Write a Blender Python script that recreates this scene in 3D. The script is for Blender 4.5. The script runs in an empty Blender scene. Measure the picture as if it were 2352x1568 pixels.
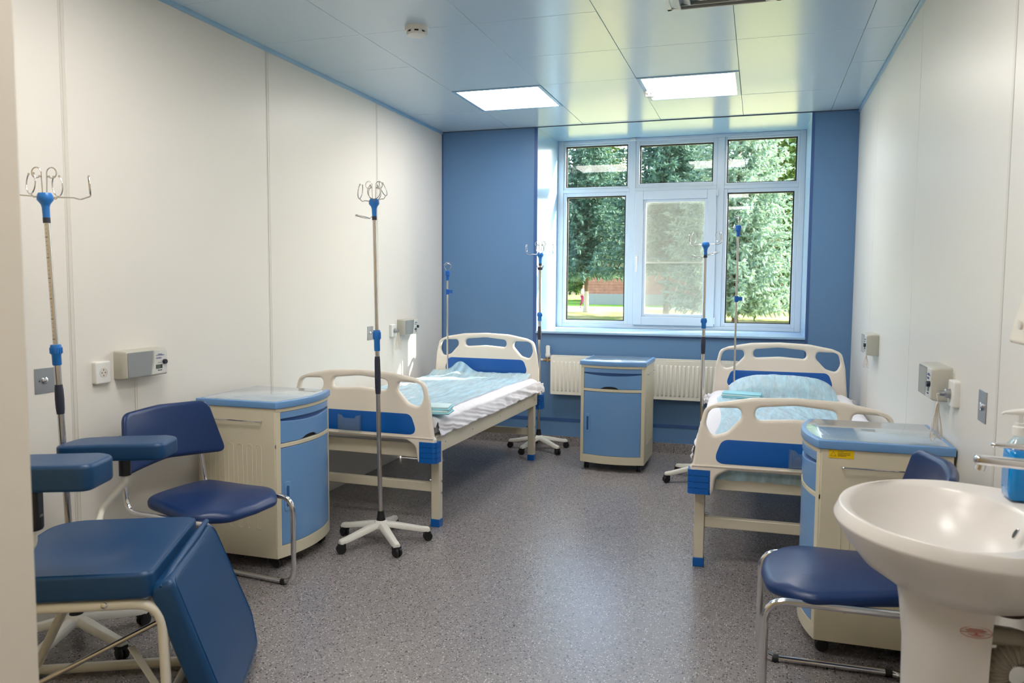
import bpy, bmesh, math, random
from math import pi, sin, cos, radians as R_, atan2, sqrt
from mathutils import Vector as V, Matrix as M4, noise
random.seed(7)
SC = bpy.context.scene
COL = SC.collection
PI = pi

# ------------------------------------------------------------------ camera, world, sun, exposure
H = 1.45
YAW, PITCH, ROLL = -0.303935, -0.0741142, 0.00637567
fwd = V((sin(YAW)*cos(PITCH), cos(YAW)*cos(PITCH), sin(PITCH)))
rt = V((cos(YAW), -sin(YAW), 0)); up = rt.cross(fwd)
rr = rt*cos(ROLL) + up*sin(ROLL); uu = -rt*sin(ROLL) + up*cos(ROLL)
cd = bpy.data.cameras.new('camera'); cam = bpy.data.objects.new('camera', cd); COL.objects.link(cam)
m = M4((rr, uu, -fwd)).transposed().to_4x4(); m.translation = V((0, 0, H)); cam.matrix_world = m
cd.sensor_width = 36; cd.lens = 1800.4167/2352*36; cd.clip_start = .05; cd.clip_end = 500
cd.dof.use_dof = True; cd.dof.focus_distance = 5.2; cd.dof.aperture_fstop = 5.0
SC.camera = cam

SKY_STRENGTH = 0.36
SUN_STRENGTH = 7.5
LAMP_STRENGTH = 7.0
SC.view_settings.view_transform = 'Standard'; SC.view_settings.look = 'None'
SC.view_settings.gamma = 1; SC.view_settings.use_curve_mapping = False
SC.view_settings.exposure = 1.48

w = bpy.data.worlds.new('world'); SC.world = w; w.use_nodes = True
nt = w.node_tree; nt.nodes.clear()
wo = nt.nodes.new('ShaderNodeOutputWorld'); bg = nt.nodes.new('ShaderNodeBackground')
sky = nt.nodes.new('ShaderNodeTexSky'); sky.sky_type = 'NISHITA'; sky.sun_disc = False
sky.sun_elevation = R_(32.5); sky.sun_rotation = R_(57.3); sky.dust_density = 3.0; sky.air_density = 1.0; sky.ozone_density = 1.0
nt.links.new(sky.outputs[0], bg.inputs[0]); bg.inputs[1].default_value = SKY_STRENGTH
nt.links.new(bg.outputs[0], wo.inputs[0])

sd = bpy.data.lights.new('sun', 'SUN'); sun = bpy.data.objects.new('sun', sd); COL.objects.link(sun)
sd.energy = SUN_STRENGTH; sd.angle = R_(0.6); sd.color = (1.0, .95, .86)
sun.rotation_euler = V((-1.56, -1.0, -1.18)).to_track_quat('-Z', 'Y').to_euler()
sun.location = (8, 14, 12)

# ------------------------------------------------------------------ helpers
def srgb(r, g, b):
    f = lambda c: (c/255/12.92) if c/255 <= .04045 else ((c/255+.055)/1.055)**2.4
    return (f(r), f(g), f(b), 1)

def mat(name, col, rough=.5, metal=0, spec=.5, coat=0, trans=0, alpha=1, emit=None, es=0, bump=None, sss=0, var=None):
    m = bpy.data.materials.new(name); m.use_nodes = True
    n = m.node_tree.nodes; l = m.node_tree.links; b = n['Principled BSDF']
    b.inputs['Base Color'].default_value = col; b.inputs['Roughness'].default_value = rough
    b.inputs['Metallic'].default_value = metal; b.inputs['Specular IOR Level'].default_value = spec
    b.inputs['Coat Weight'].default_value = coat; b.inputs['Coat Roughness'].default_value = .08
    b.inputs['Transmission Weight'].default_value = trans; b.inputs['Alpha'].default_value = alpha
    if emit: b.inputs['Emission Color'].default_value = emit; b.inputs['Emission Strength'].default_value = es
    if sss: b.inputs['Subsurface Weight'].default_value = sss
    tc = None
    if bump or var:
        tc = n.new('ShaderNodeTexCoord')
    if bump:
        sc, st, det = bump
        t = n.new('ShaderNodeTexNoise'); t.inputs['Scale'].default_value = sc; t.inputs['Detail'].default_value = det
        bp = n.new('ShaderNodeBump'); bp.inputs['Strength'].default_value = st; bp.inputs['Distance'].default_value = .002
        l.new(tc.outputs['Object'], t.inputs['Vector']); l.new(t.outputs[0], bp.inputs['Height']); l.new(bp.outputs[0], b.inputs['Normal'])
    if var:
        sc, amt = var
        t = n.new('ShaderNodeTexNoise'); t.inputs['Scale'].default_value = sc; t.inputs['Detail'].default_value = 4
        mr = n.new('ShaderNodeMapRange'); mr.inputs[1].default_value = .25; mr.inputs[2].default_value = .75
        mr.inputs[3].default_value = 1-amt; mr.inputs[4].default_value = 1+amt
        hs = n.new('ShaderNodeHueSaturation'); hs.inputs['Color'].default_value = col
        l.new(tc.outputs['Object'], t.inputs['Vector']); l.new(t.outputs[0], mr.inputs[0]); l.new(mr.outputs[0], hs.inputs['Value']); l.new(hs.outputs[0], b.inputs['Base Color'])
    return m

def link(name, mesh, material=None, parent=None, smooth=None, bevel=0, segs=2):
    o = bpy.data.objects.new(name, mesh); COL.objects.link(o)
    if material is not None and not mesh.materials: mesh.materials.append(material)
    if parent is not None: o.parent = parent
    if smooth is not None:
        for p in mesh.polygons: p.use_smooth = True
        if smooth < 179: mesh.set_sharp_from_angle(angle=R_(smooth))
    if bevel:
        md = o.modifiers.new('bevel', 'BEVEL'); md.width = bevel; md.segments = segs; md.limit_method = 'ANGLE'; md.angle_limit = R_(40)
        md.harden_normals = False
        for p in mesh.polygons: p.use_smooth = True
        mesh.set_sharp_from_angle(angle=R_(50))
    return o

class MB:
    """collects simple shapes into one mesh"""
    def __init__(s): s.v = []; s.f = []
    def add(s, vs, fs, mx=None):
        k = len(s.v)
        if mx is not None: vs = [mx @ V(p) for p in vs]
        s.v += [tuple(p) for p in vs]; s.f += [tuple(i+k for i in f) for f in fs]; return s
    def box(s, x0, x1, y0, y1, z0, z1, mx=None):
        vs = [(x0,y0,z0),(x1,y0,z0),(x1,y1,z0),(x0,y1,z0),(x0,y0,z1),(x1,y0,z1),(x1,y1,z1),(x0,y1,z1)]
        return s.add(vs, [(3,2,1,0),(4,5,6,7),(0,1,5,4),(1,2,6,5),(2,3,7,6),(3,0,4,7)], mx)
    def lathe(s, prof, n=24, mx=None):
        vs = []; fs = []
        for r, z in prof:
            for i in range(n): a = 2*PI*i/n; vs.append((r*cos(a), r*sin(a), z))
        for j in range(len(prof)-1):
            for i in range(n): fs.append((j*n+i, j*n+(i+1)%n, (j+1)*n+(i+1)%n, (j+1)*n+i))
        fs.append(tuple(range(n-1, -1, -1))); fs.append(tuple((len(prof)-1)*n+i for i in range(n)))
        return s.add(vs, fs, mx)
    def cyl(s, p0, p1, r0, r1=None, n=14):
        r1 = r0 if r1 is None else r1; p0 = V(p0); p1 = V(p1); d = p1-p0
        q = d.to_track_quat('Z', 'Y').to_matrix().to_4x4(); q.translation = p0
        return s.lathe([(r0, 0), (r1, d.length)], n, q)
    def tube(s, pts, r, n=10, closed=False):
        pts = [V(p) for p in pts]; k = len(pts); vs = []; fs = []
        t0 = (pts[1]-pts[0]).normalized(); a = V((0,0,1)) if abs(t0.z) < .9 else V((1,0,0))
        nrm = (a - t0*a.dot(t0)).normalized()
        for i, p in enumerate(pts):
            if closed: t = (pts[(i+1)%k]-pts[i-1]).normalized()
            else: t = (pts[min(i+1,k-1)]-pts[max(i-1,0)]).normalized()
            nrm = (nrm - t*nrm.dot(t)).normalized(); b = t.cross(nrm)
            rad = r[i] if isinstance(r, (list, tuple)) else r
            for j in range(n): an = 2*PI*j/n; vs.append(p + nrm*(rad*cos(an)) + b*(rad*sin(an)))
        for i in range(k if closed else k-1):
            for j in range(n): fs.append((i*n+j, i*n+(j+1)%n, ((i+1)%k)*n+(j+1)%n, ((i+1)%k)*n+j))
        if not closed: fs.append(tuple(range(n-1,-1,-1))); fs.append(tuple((k-1)*n+j for j in range(n)))
        return s.add(vs, fs)
    def mesh(s, name='m'):
        me = bpy.data.meshes.new(name); me.from_pydata(s.v, [], s.f); me.update()
        bm = bmesh.new(); bm.from_mesh(me); bmesh.ops.recalc_face_normals(bm, faces=bm.faces); bm.to_mesh(me); bm.free()
        return me
    def build(s, name, material, parent=None, smooth=40, bevel=0, segs=2):
        return link(name, s.mesh(name), material, parent, smooth, bevel, segs)

def BX(name, x0, x1, y0, y1, z0, z1, material, parent=None, bevel=0, smooth=None):
    return MB().box(x0,x1,y0,y1,z0,z1).build(name, material, parent, smooth, bevel)

def fillet(pts, seg=8):
    """pts: (x, y, r) -> rounded closed polygon"""
    out = []; n = len(pts)
    for i in range(n):
        p = V(pts[i][:2]); a = V(pts[i-1][:2]); b = V(pts[(i+1)%n][:2]); r = pts[i][2]
        if r <= 0: out.append(p); continue
        d1 = (a-p); d2 = (b-p); l1 = d1.length; l2 = d2.length; d1.normalize(); d2.normalize()
        ang = math.acos(max(-1, min(1, d1.dot(d2)))); t = min(r/max(math.tan(ang/2), 1e-4), l1*.49, l2*.49)
        q1 = p+d1*t; q2 = p+d2*t
        for k in range(seg+1):
            u = k/seg; out.append(q1*(1-u)**2 + p*2*u*(1-u) + q2*u*u)
    return out

def path_fillet(pts, r, seg=8):
    """open 3D path with rounded corners"""
    P = [V(p) for p in pts]; out = [P[0]]
    for i in range(1, len(P)-1):
        rr_ = r[i] if isinstance(r, (list, tuple)) else r
        d1 = P[i-1]-P[i]; d2 = P[i+1]-P[i]; l1, l2 = d1.length, d2.length; d1.normalize(); d2.normalize()
        ang = math.acos(max(-1, min(1, d1.dot(d2)))); t = min(rr_/max(math.tan(ang/2), 1e-4), l1*.49, l2*.49)
        for k in range(seg+1):
            u = k/seg; out.append((P[i]+d1*t)*(1-u)**2 + P[i]*2*u*(1-u) + (P[i]+d2*t)*u*u)
    out.append(P[-1]); return out

def slab_mesh(outlines, thick, bev, res=3):
    """flat shape with holes in XY, centred thickness in Z, rounded rim"""
    c = bpy.data.curves.new('c', 'CURVE'); c.dimensions = '2D'; c.fill_mode = 'BOTH'
    c.extrude = max(thick/2-bev, 0); c.bevel_depth = bev; c.bevel_resolution = res; c.offset = -bev
    for ol in outlines:
        sp = c.splines.new('POLY'); sp.points.add(len(ol)-1); sp.use_cyclic_u = True
        for i, p in enumerate(ol): sp.points[i].co = (p[0], p[1], 0, 1)
    o = bpy.data.objects.new('tmp', c); COL.objects.link(o)
    dg = bpy.context.evaluated_depsgraph_get(); dg.update()
    me = bpy.data.meshes.new_from_object(o.evaluated_get(dg))
    bpy.data.objects.remove(o); bpy.data.curves.remove(c)
    bm = bmesh.new(); bm.from_mesh(me); bmesh.ops.remove_doubles(bm, verts=bm.verts, dist=1e-5); bmesh.ops.recalc_face_normals(bm, faces=bm.faces); bm.to_mesh(me); bm.free()
    me.materials.clear()
    return me

def slab(name, outlines, thick, bev, mx, material, parent=None, res=3, fn=None, smooth=35, subdiv=0):
    me = slab_mesh(outlines, thick, bev, res)
    if subdiv:
        bm = bmesh.new(); bm.from_mesh(me)
        for ax in (0, 1):
            lo = min(v.co[ax] for v in bm.verts); hi = max(v.co[ax] for v in bm.verts)
            for k in range(1, subdiv):
                co = [0,0,0]; no = [0,0,0]; co[ax] = lo+(hi-lo)*k/subdiv; no[ax] = 1
                bmesh.ops.bisect_plane(bm, geom=bm.verts[:]+bm.edges[:]+bm.faces[:], plane_co=co, plane_no=no)
        bm.to_mesh(me); bm.free()
    if fn:
        for v in me.vertices: v.co = fn(v.co)
    me.transform(mx); me.update()
    return link(name, me, material, parent, smooth)

def frame(o, x, y):
    """matrix with given origin and x,y axes"""
    x = V(x).normalized(); z = x.cross(V(y)).normalized(); y = z.cross(x)
    m = M4((x, y, z)).transposed().to_4x4(); m.translation = V(o); return m

def tag(o, label=None, cat=None, group=None, kind=None):
    if label: o['label'] = label
    if cat: o['category'] = cat
    if group: o['group'] = group
    if kind: o['kind'] = kind
    return o

def thing(name, loc, rz=0, label=None, cat=None, group=None, kind=None):
    o = bpy.data.objects.new(name, None); COL.objects.link(o); o.empty_display_size = .1
    o.location = loc; o.rotation_euler = (0, 0, rz)
    return tag(o, label, cat, group, kind)

def copy_tree(o, parent=None):
    c = o.copy(); COL.objects.link(c)
    c.parent = parent
    for ch in list(o.children): copy_tree(ch, c)
    return c

def text_mesh(s, size, depth=.0004, align='CENTER'):
    c = bpy.data.curves.new('t', 'FONT'); c.body = s; c.size = size; c.extrude = depth; c.align_x = align; c.align_y = 'CENTER'
    o = bpy.data.objects.new('tmp', c); COL.objects.link(o)
    dg = bpy.context.evaluated_depsgraph_get(); dg.update()
    me = bpy.data.meshes.new_from_object(o.evaluated_get(dg)); bpy.data.objects.remove(o); me.materials.clear(); return me

# ------------------------------------------------------------------ materials
Mx = {}
Mx['wall'] = mat('wall_laminate', srgb(224, 220, 213), .38, spec=.4, bump=(900, .05, 2))
Mx['walljoint'] = mat('joint_profile', srgb(212, 208, 199), .4)
Mx['jamb'] = mat('door_wall_paint', srgb(236, 212, 160), .5)
Mx['jambtrim'] = mat('jamb_trim', srgb(222, 213, 198), .4)
Mx['blue'] = mat('blue_wall_laminate', srgb(94, 131, 173), .38, spec=.4, bump=(900, .05, 2))
Mx['bluetrim'] = mat('dark_blue_profile', srgb(58, 92, 148), .35)
Mx['reveal'] = mat('pale_blue_reveal', srgb(150, 186, 216), .22, spec=.6)
Mx['ceil'] = mat('ceiling_enamel', srgb(192, 211, 226), .22, spec=.6, bump=(6, .10, 1))
Mx['ceilgap'] = mat('ceiling_void', srgb(70, 84, 104), .7)
Mx['pvc'] = mat('window_plastic', srgb(212, 222, 232), .25, spec=.5)
Mx['white'] = mat('white_plastic', srgb(226, 226, 222), .35)
Mx['whitemetal'] = mat('white_powder_coat', srgb(222, 218, 206), .32)
Mx['standwhite'] = mat('stand_base_enamel', srgb(222, 220, 212), .28)
Mx['black'] = mat('black_plastic', srgb(22, 22, 24), .42)
Mx['darkgrip'] = mat('dark_grip_rubber', srgb(40, 44, 62), .5)
Mx['chrome'] = mat('chrome', (.72, .72, .74, 1), .12, metal=1)
Mx['steel'] = mat('stainless_tube', (.62, .58, .54, 1), .22, metal=1)
Mx['brushed'] = mat('brushed_plate', (.42, .43, .45, 1), .35, metal=1, bump=(300, .1, 2))
Mx['standblue'] = mat('blue_fitting', srgb(34, 116, 196), .35)
Mx['bedplastic'] = mat('cream_abs', srgb(232, 223, 210), .30, spec=.45)
Mx['bedblue'] = mat('royal_blue_panel', srgb(0, 88, 172), .3)
Mx['bedmetal'] = mat('cream_powder_coat', srgb(206, 198, 179), .35)
Mx['cream'] = mat('locker_cream', srgb(212, 204, 180), .34, bump=(500, .04, 1))
Mx['lockblue'] = mat('locker_blue', srgb(108, 152, 202), .30, bump=(500, .05, 1))
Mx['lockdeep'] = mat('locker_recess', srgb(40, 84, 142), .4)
Mx['locktop'] = mat('locker_top_gloss', srgb(150, 168, 184), .06, spec=.7, coat=.6)
Mx['lockdark'] = mat('locker_gap_shade', srgb(26, 28, 36), .7)
Mx['vinyl'] = mat('blue_vinyl', srgb(12, 62, 106), .36, spec=.45, bump=(700, .10, 3))
Mx['vinyl2'] = mat('navy_vinyl', srgb(14, 46, 96), .34, spec=.45, bump=(700, .10, 3))
Mx['ceramic'] = mat('sanitary_ceramic', srgb(222, 217, 211), .28, spec=.5, coat=.0)
Mx['sheet'] = mat('white_sheet', srgb(232, 230, 236), .85, spec=.1)
Mx['mattress'] = mat('mattress_ticking', srgb(196, 200, 208), .8, spec=.1)
Mx['pack'] = mat('folded_underpad_film', srgb(146, 212, 228), .35)
Mx['radgrey'] = mat('radio_housing', srgb(186, 184, 172), .45)
Mx['radface'] = mat('radio_face', srgb(202, 203, 198), .4)
Mx['grille'] = mat('radio_grille', srgb(142, 146, 148), .6, bump=(1500, .5, 1))
Mx['knob'] = mat('radio_knob', srgb(24, 28, 48), .35)
Mx['lcd'] = mat('display_glass', srgb(96, 104, 92), .15)
Mx['ink'] = mat('blue_ink', srgb(70, 74, 150), .5)
Mx['inkgrey'] = mat('grey_ink', srgb(130, 130, 150), .5)
Mx['cord'] = mat('cream_cable', srgb(228, 218, 204), .4)
Mx['radiator'] = mat('radiator_enamel', srgb(224, 222, 212), .25)
Mx['brass'] = mat('aged_brass', (.45, .30, .16, 1), .35, metal=1)
Mx['yellow'] = mat('yellow_label', srgb(236, 196, 10), .4)
Mx['soap'] = mat('blue_soap', srgb(0, 140, 220), .06, trans=.12)
Mx['clearpl'] = mat('clear_bottle', srgb(225, 235, 240), .05, trans=.85)
Mx['redink'] = mat('red_ink', srgb(196, 96, 84), .5)
Mx['darkrubber'] = mat('dark_red_rubber', srgb(48, 18, 18), .4)
Mx['hose'] = mat('corrugated_drain', srgb(176, 170, 156), .4)
Mx['led'] = mat('led_diffuser', (1,1,1,1), .5, emit=(1.0, .955, .90, 1), es=LAMP_STRENGTH)

def thin_glass(name, tint, f0=.05, gr=.0, opac=0, opcol=(1,1,1,1)):
    m = bpy.data.materials.new(name); m.use_nodes = True; n = m.node_tree.nodes; l = m.node_tree.links; n.clear()
    o = n.new('ShaderNodeOutputMaterial'); t = n.new('ShaderNodeBsdfTransparent'); g = n.new('ShaderNodeBsdfGlossy')
    t.inputs[0].default_value = tint; g.inputs['Roughness'].default_value = gr
    lw = n.new('ShaderNodeLayerWeight'); lw.inputs[0].default_value = .5
    pw = n.new('ShaderNodeMath'); pw.operation = 'POWER'; pw.inputs[1].default_value = 4.5
    mul = n.new('ShaderNodeMath'); mul.operation = 'MULTIPLY_ADD'; mul.inputs[1].default_value = .8; mul.inputs[2].default_value = f0; mul.use_clamp = True
    mx = n.new('ShaderNodeMixShader'); l.new(lw.outputs['Facing'], pw.inputs[0]); l.new(pw.outputs[0], mul.inputs[0]); l.new(mul.outputs[0], mx.inputs[0])
    l.new(t.outputs[0], mx.inputs[1]); l.new(g.outputs[0], mx.inputs[2]); last = mx
    if opac:
        d = n.new('ShaderNodeBsdfDiffuse'); d.inputs[0].default_value = opcol
        m2 = n.new('ShaderNodeMixShader'); m2.inputs[0].default_value = opac
        l.new(mx.outputs[0], m2.inputs[1]); l.new(d.outputs[0], m2.inputs[2]); last = m2
    l.new(last.outputs[0], o.inputs[0]); return m
Mx['glass'] = thin_glass('window_glass', (.97,.99,.98,1), .022)
Mx['acrylic'] = thin_glass('clear_acrylic', (.86,.95,.97,1), .10, .02, .05, (.6,.8,.85,1))
Mx['mesh'] = thin_glass('insect_mesh', (.97,.97,.97,1), .0, .5, .36, srgb(200,200,194))

def film_mat(name, col, rough, alpha, streak):
    m = mat(name, col, rough, spec=.5); n = m.node_tree.nodes; l = m.node_tree.links; b = n['Principled BSDF']
    tc = n.new('ShaderNodeTexCoord'); mp = n.new('ShaderNodeMapping'); mp.inputs['Scale'].default_value = (14, 2.2, 6)
    mp.inputs['Rotation'].default_value = (0, 0, .5)
    t = n.new('ShaderNodeTexNoise'); t.inputs['Scale'].default_value = 1.6; t.inputs['Detail'].default_value = 5
    mr = n.new('ShaderNodeMapRange'); mr.inputs[1].default_value = .3; mr.inputs[2].default_value = .7
    mr.inputs[3].default_value = alpha-streak; mr.inputs[4].default_value = alpha+streak
    bp = n.new('ShaderNodeBump'); bp.inputs['Strength'].default_value = .9; bp.inputs['Distance'].default_value = .012
    t2 = n.new('ShaderNodeTexNoise'); t2.inputs['Scale'].default_value = 2.4; t2.inputs['Detail'].default_value = 6; t2.inputs['Distortion'].default_value = .6
    l.new(mp.outputs[0], t2.inputs[0]); l.new(t2.outputs[0], bp.inputs['Height']); l.new(bp.outputs[0], b.inputs['Normal'])
    l.new(tc.outputs['Object'], mp.inputs[0]); l.new(mp.outputs[0], t.inputs[0]); l.new(t.outputs[0], mr.inputs[0]); l.new(mr.outputs[0], b.inputs['Alpha'])
    return m
Mx['film'] = film_mat('blue_underpad_nonwoven', srgb(182, 220, 236), .42, .66, .24)

def speckle(name, base, dark, light):
    m = bpy.data.materials.new(name); m.use_nodes = True; n = m.node_tree.nodes; l = m.node_tree.links; b = n['Principled BSDF']
    tc = n.new('ShaderNodeTexCoord')
    def fleck(scale, thr, cut, seed):
        mp = n.new('ShaderNodeMapping'); mp.inputs['Location'].default_value = (seed, seed*.7, 0)
        v = n.new('ShaderNodeTexVoronoi'); v.inputs['Scale'].default_value = scale; v.inputs['Randomness'].default_value = 1
        l.new(tc.outputs['Object'], mp.inputs[0]); l.new(mp.outputs[0], v.inputs['Vector'])
        a = n.new('ShaderNodeMath'); a.operation = 'LESS_THAN'; a.inputs[1].default_value = thr
        s = n.new('ShaderNodeSeparateColor'); c = n.new('ShaderNodeMath'); c.operation = 'LESS_THAN'; c.inputs[1].default_value = cut
        l.new(v.outputs['Distance'], a.inputs[0]); l.new(v.outputs['Color'], s.inputs[0]); l.new(s.outputs[0], c.inputs[0])
        mu = n.new('ShaderNodeMath'); mu.operation = 'MULTIPLY'; l.new(a.outputs[0], mu.inputs[0]); l.new(c.outputs[0], mu.inputs[1]); return mu
    ns = n.new('ShaderNodeTexNoise'); ns.inputs['Scale'].default_value = 60; ns.inputs['Detail'].default_value = 3
    l.new(tc.outputs['Object'], ns.inputs[0])
    cr = n.new('ShaderNodeMix'); cr.data_type = 'RGBA'
    cr.inputs[6].default_value = tuple(c*.82 for c in base[:3])+(1,); cr.inputs[7].default_value = tuple(c*1.18 for c in base[:3])+(1,)
    l.new(ns.outputs[0], cr.inputs[0]); last = cr.outputs[2]
    for mu, colr in ((fleck(150, .36, .34, 0), dark), (fleck(75, .30, .22, 3.3), dark), (fleck(130, .34, .22, 7.1), light)):
        mx = n.new('ShaderNodeMix'); mx.data_type = 'RGBA'; l.new(mu.outputs[0], mx.inputs[0]); l.new(last, mx.inputs[6]); mx.inputs[7].default_value = colr; last = mx.outputs[2]
    l.new(last, b.inputs['Base Color']); b.inputs['Roughness'].default_value = .27; b.inputs['Specular IOR Level'].default_value = .6
    n2 = n.new('ShaderNodeTexNoise'); n2.inputs['Scale'].default_value = 220
    bp = n.new('ShaderNodeBump'); bp.inputs['Strength'].default_value = .12; bp.inputs['Distance'].default_value = .001
    l.new(tc.outputs['Object'], n2.inputs[0]); l.new(n2.outputs[0], bp.inputs['Height']); l.new(bp.outputs[0], b.inputs['Normal'])
    return m
Mx['floor'] = speckle('speckled_vinyl_floor', srgb(134, 129, 129), srgb(56, 53, 55), srgb(196, 190, 190))

# ------------------------------------------------------------------ room shell
XL, XR, YB, ZC = -2.806, .716, 6.765, 2.823
YF = -1.9                        # wall behind the camera
WX0, WX1, WZ0 = -1.893, .366, 1.027
YG = 7.5                         # window plane

fl = BX('floor', XL-.1, XR+.1, YF-.1, YB+.12, -.05, 0, Mx['floor']); fl['kind'] = 'structure'
bs = MB(); bs.box(XL, XR, YB-.006, YB+.01, 0, .088)
tag(bs.build('baseboard_back', Mx['floor']), kind='structure')

# left wall: laminate panels with joint strips
wl = BX('wall_left', XL-.14, XL-.022, YF-.1, YB+.12, 0, ZC+.06, Mx['walljoint']); wl['kind'] = 'structure'
sl = [YF-.1, -.2, 1.215, 2.637, 4.075, 5.475, YB]
for i in range(len(sl)-1):
    BX('panel', XL-.024, XL, sl[i]+.014, sl[i+1]-(.014 if i < len(sl)-2 else 0), 0, ZC, Mx['wall'], wl, .002)
for y in sl[1:-1]:
    BX('joint_strip', XL-.024, XL-.0008, y-.0135, y+.0135, 0, ZC, Mx['walljoint'], wl)
    BX('joint_rib', XL-.006, XL+.001, y-.004, y+.004, 0, ZC, Mx['walljoint'], wl)
wr = BX('wall_right', XR+.022, XR+.14, YF-.1, YB+.12, 0, ZC+.06, Mx['walljoint']); wr['kind'] = 'structure'
sr = [YF-.1, -.1, 1.33, 2.76, 4.27, 5.735, YB]
for i in range(len(sr)-1):
    g = .012 if sr[i] == 2.76 else .0025
    g2 = .012 if sr[i+1] == 2.76 else .0025
    BX('panel', XR, XR+.024, sr[i]+g, sr[i+1]-(g2 if i < len(sr)-2 else 0), 0, ZC, Mx['wall'], wr, .0015)
BX('joint_strip', XR-.001, XR+.024, 2.749, 2.771, 0, ZC, Mx['walljoint'], wr)
wf = BX('wall_front', XL-.1, XR+.1, YF-.1, YF, 0, ZC+.06, Mx['jamb']); wf['kind'] = 'structure'

# back wall, blue, with the window recess
wb = MB()
wb.box(XL-.1, WX0-.012, YB, YB+.12, 0, ZC+.06).box(WX1+.012, XR+.1, YB, YB+.12, 0, ZC+.06).box(WX0-.012, WX1+.012, YB, YB+.12, 0, WZ0-.021)
wb = wb.build('wall_back', Mx['blue'], None, None); wb['kind'] = 'structure'
BX('outer_wall', XL-3, WX0-.03, YB+.12, YG+.12, -.5, 4.2, Mx['jamb'], wb)
BX('outer_wall', WX1+.03, XR+5, YB+.12, YG+.12, -.5, 4.2, Mx['jamb'], wb)
BX('outer_wall', WX0-.03, WX1+.03, YB+.12, YG+.12, -.5, WZ0-.02, Mx['jamb'], wb)
BX('outer_wall', WX0-.03, WX1+.03, YB+.12, YG+.12, ZC+.01, 4.2, Mx['jamb'], wb)
for x0, x1, z0, z1 in ((WX0-.032, WX0-.002, .088, ZC), (WX1+.002, WX1+.022, .088, ZC), (XL, WX0-.032, .222, .25), (WX0-.002, WX1+.002, .222, .25), (WX1+.022, XR, .222, .25),
                       (XL, XL+.012, .25, ZC), (WX0, WX1, WZ0-.034, WZ0-.02)):
    BX('cover_strip', x0, x1, YB-.004, YB+.002, z0, z1, Mx['bluetrim'], wb)
rv = BX('trim_1', WX0-.012, WX0, YB-.003, YG+.06, WZ0-.02, ZC, Mx['reveal']); rv['kind'] = 'structure'
rv = BX('trim_2', WX1, WX1+.012, YB-.003, YG+.06, WZ0-.02, ZC, Mx['reveal']); rv['kind'] = 'structure'
rv = BX('trim_3', WX0, WX1, YB, YG+.06, ZC-.004, ZC+.03, Mx['reveal']); rv['kind'] = 'structure'
sill = BX('trim_4', WX0-.004, WX1+.004, YB-.022, YG+.06, WZ0-.02, WZ0, Mx['reveal'], None, .004); sill['kind'] = 'structure'

# ceiling: clip-in metal tiles under a dark void
cl = BX('ceiling', XL-.1, XR+.1, YF-.1, YB+.12, ZC+.012, ZC+.1, Mx['ceilgap']); cl['kind'] = 'structure'
cx = [XL+.012] + [-2.15+.6635*i for i in range(5)] + [XR-.012]
cy = []; y = 6.705
while y > YF: cy.append(y); y -= .6725
cy = [YB-.006] + cy + [YF]
lampcells = {(1, 2), (3, 2), (1, 7), (3, 7), (3, 10)}  # the two nearer rows are unseen panels added to brighten the camera end
for i in range(len(cx)-1):
    for j in range(len(cy)-1):
        x0, x1, y1, y0 = cx[i], cx[i+1], cy[j], cy[j+1]
        if (i, j) == (3, 2) or (i, j) in lampcells: continue
        dz = random.choice([0, 0, 0, .0012])
        BX('panel', x0+.0012, x1-.0012, y0+.0012, y1-.0012, ZC+dz, ZC+.014, Mx['ceil'], cl, .0012)
for nm, (x0, x1) in (('a', (XL, XL+.012)), ('b', (XR-.012, XR))):
    BX('edge_angle', x0, x1, YF, YB, ZC-.022, ZC+.014, Mx['reveal'], cl)
BX('edge_angle', XL, XR, YB-.006, YB, ZC-.006, ZC+.014, Mx['ceilgap'], cl)
print('tiles', cy[:6], cx)

# LED panels
for n_, (i, j) in enumerate(sorted(lampcells)):
    x0, x1, y1, y0 = cx[i], cx[i+1], cy[j], cy[j+1]
    row = {2: 'front', 7: 'rear', 10: 'doorway'}[j]
    side = 'left' if i == 1 else 'right'
    lb = {('front','left'): 'square white ceiling light panel, the left one of the two near the window',
          ('front','right'): 'square white ceiling light panel beside the small smoke detector, the right one near the window'}.get((row, side), 'square ceiling light panel in the %s row, %s side, added outside the view to brighten the near end' % (row, side))
    t = thing('ceiling_light', ((x0+x1)/2, (y0+y1)/2, ZC), 0, lb, 'ceiling light', 'square light panels in the ceiling')
    hx, hy = (x1-x0)/2-.002, (y1-y0)/2-.002
    f = MB(); a = .026
    f.box(-hx, hx, -hy, -hy+a, -.004, .012).box(-hx, hx, hy-a, hy, -.004, .012).box(-hx, -hx+a, -hy+a, hy-a, -.004, .012).box(hx-a, hx, -hy+a, hy-a, -.004, .012)
    f.build('frame', Mx['reveal'], t, None)
    BX('diffuser', -hx+a, hx-a, -hy+a, hy-a, .002, .011, Mx['led'], t)

# door wall stub on the left beside the camera
st = BX('wall_entry', XL, -1.19, .88, 1.0, 0, ZC, Mx['jamb'], None); st['kind'] = 'structure'
BX('corner_trim', -1.205, -1.166, .86, 1.004, 0, ZC, Mx['jambtrim'], st, .003)

# ------------------------------------------------------------------ window
win = thing('window_1', ((WX0+WX1)/2, YG, WZ0), 0, kind='structure')
ox, oz = (WX0+WX1)/2, WZ0
def wbar(name, x0, x1, z0, z1, y0=-.008, y1=.06, bev=.004, par=win, m_='pvc'):
    return BX(name, x0-ox, x1-ox, y0, y1, z0-oz, z1-oz, Mx[m_], par, bev)
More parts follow.
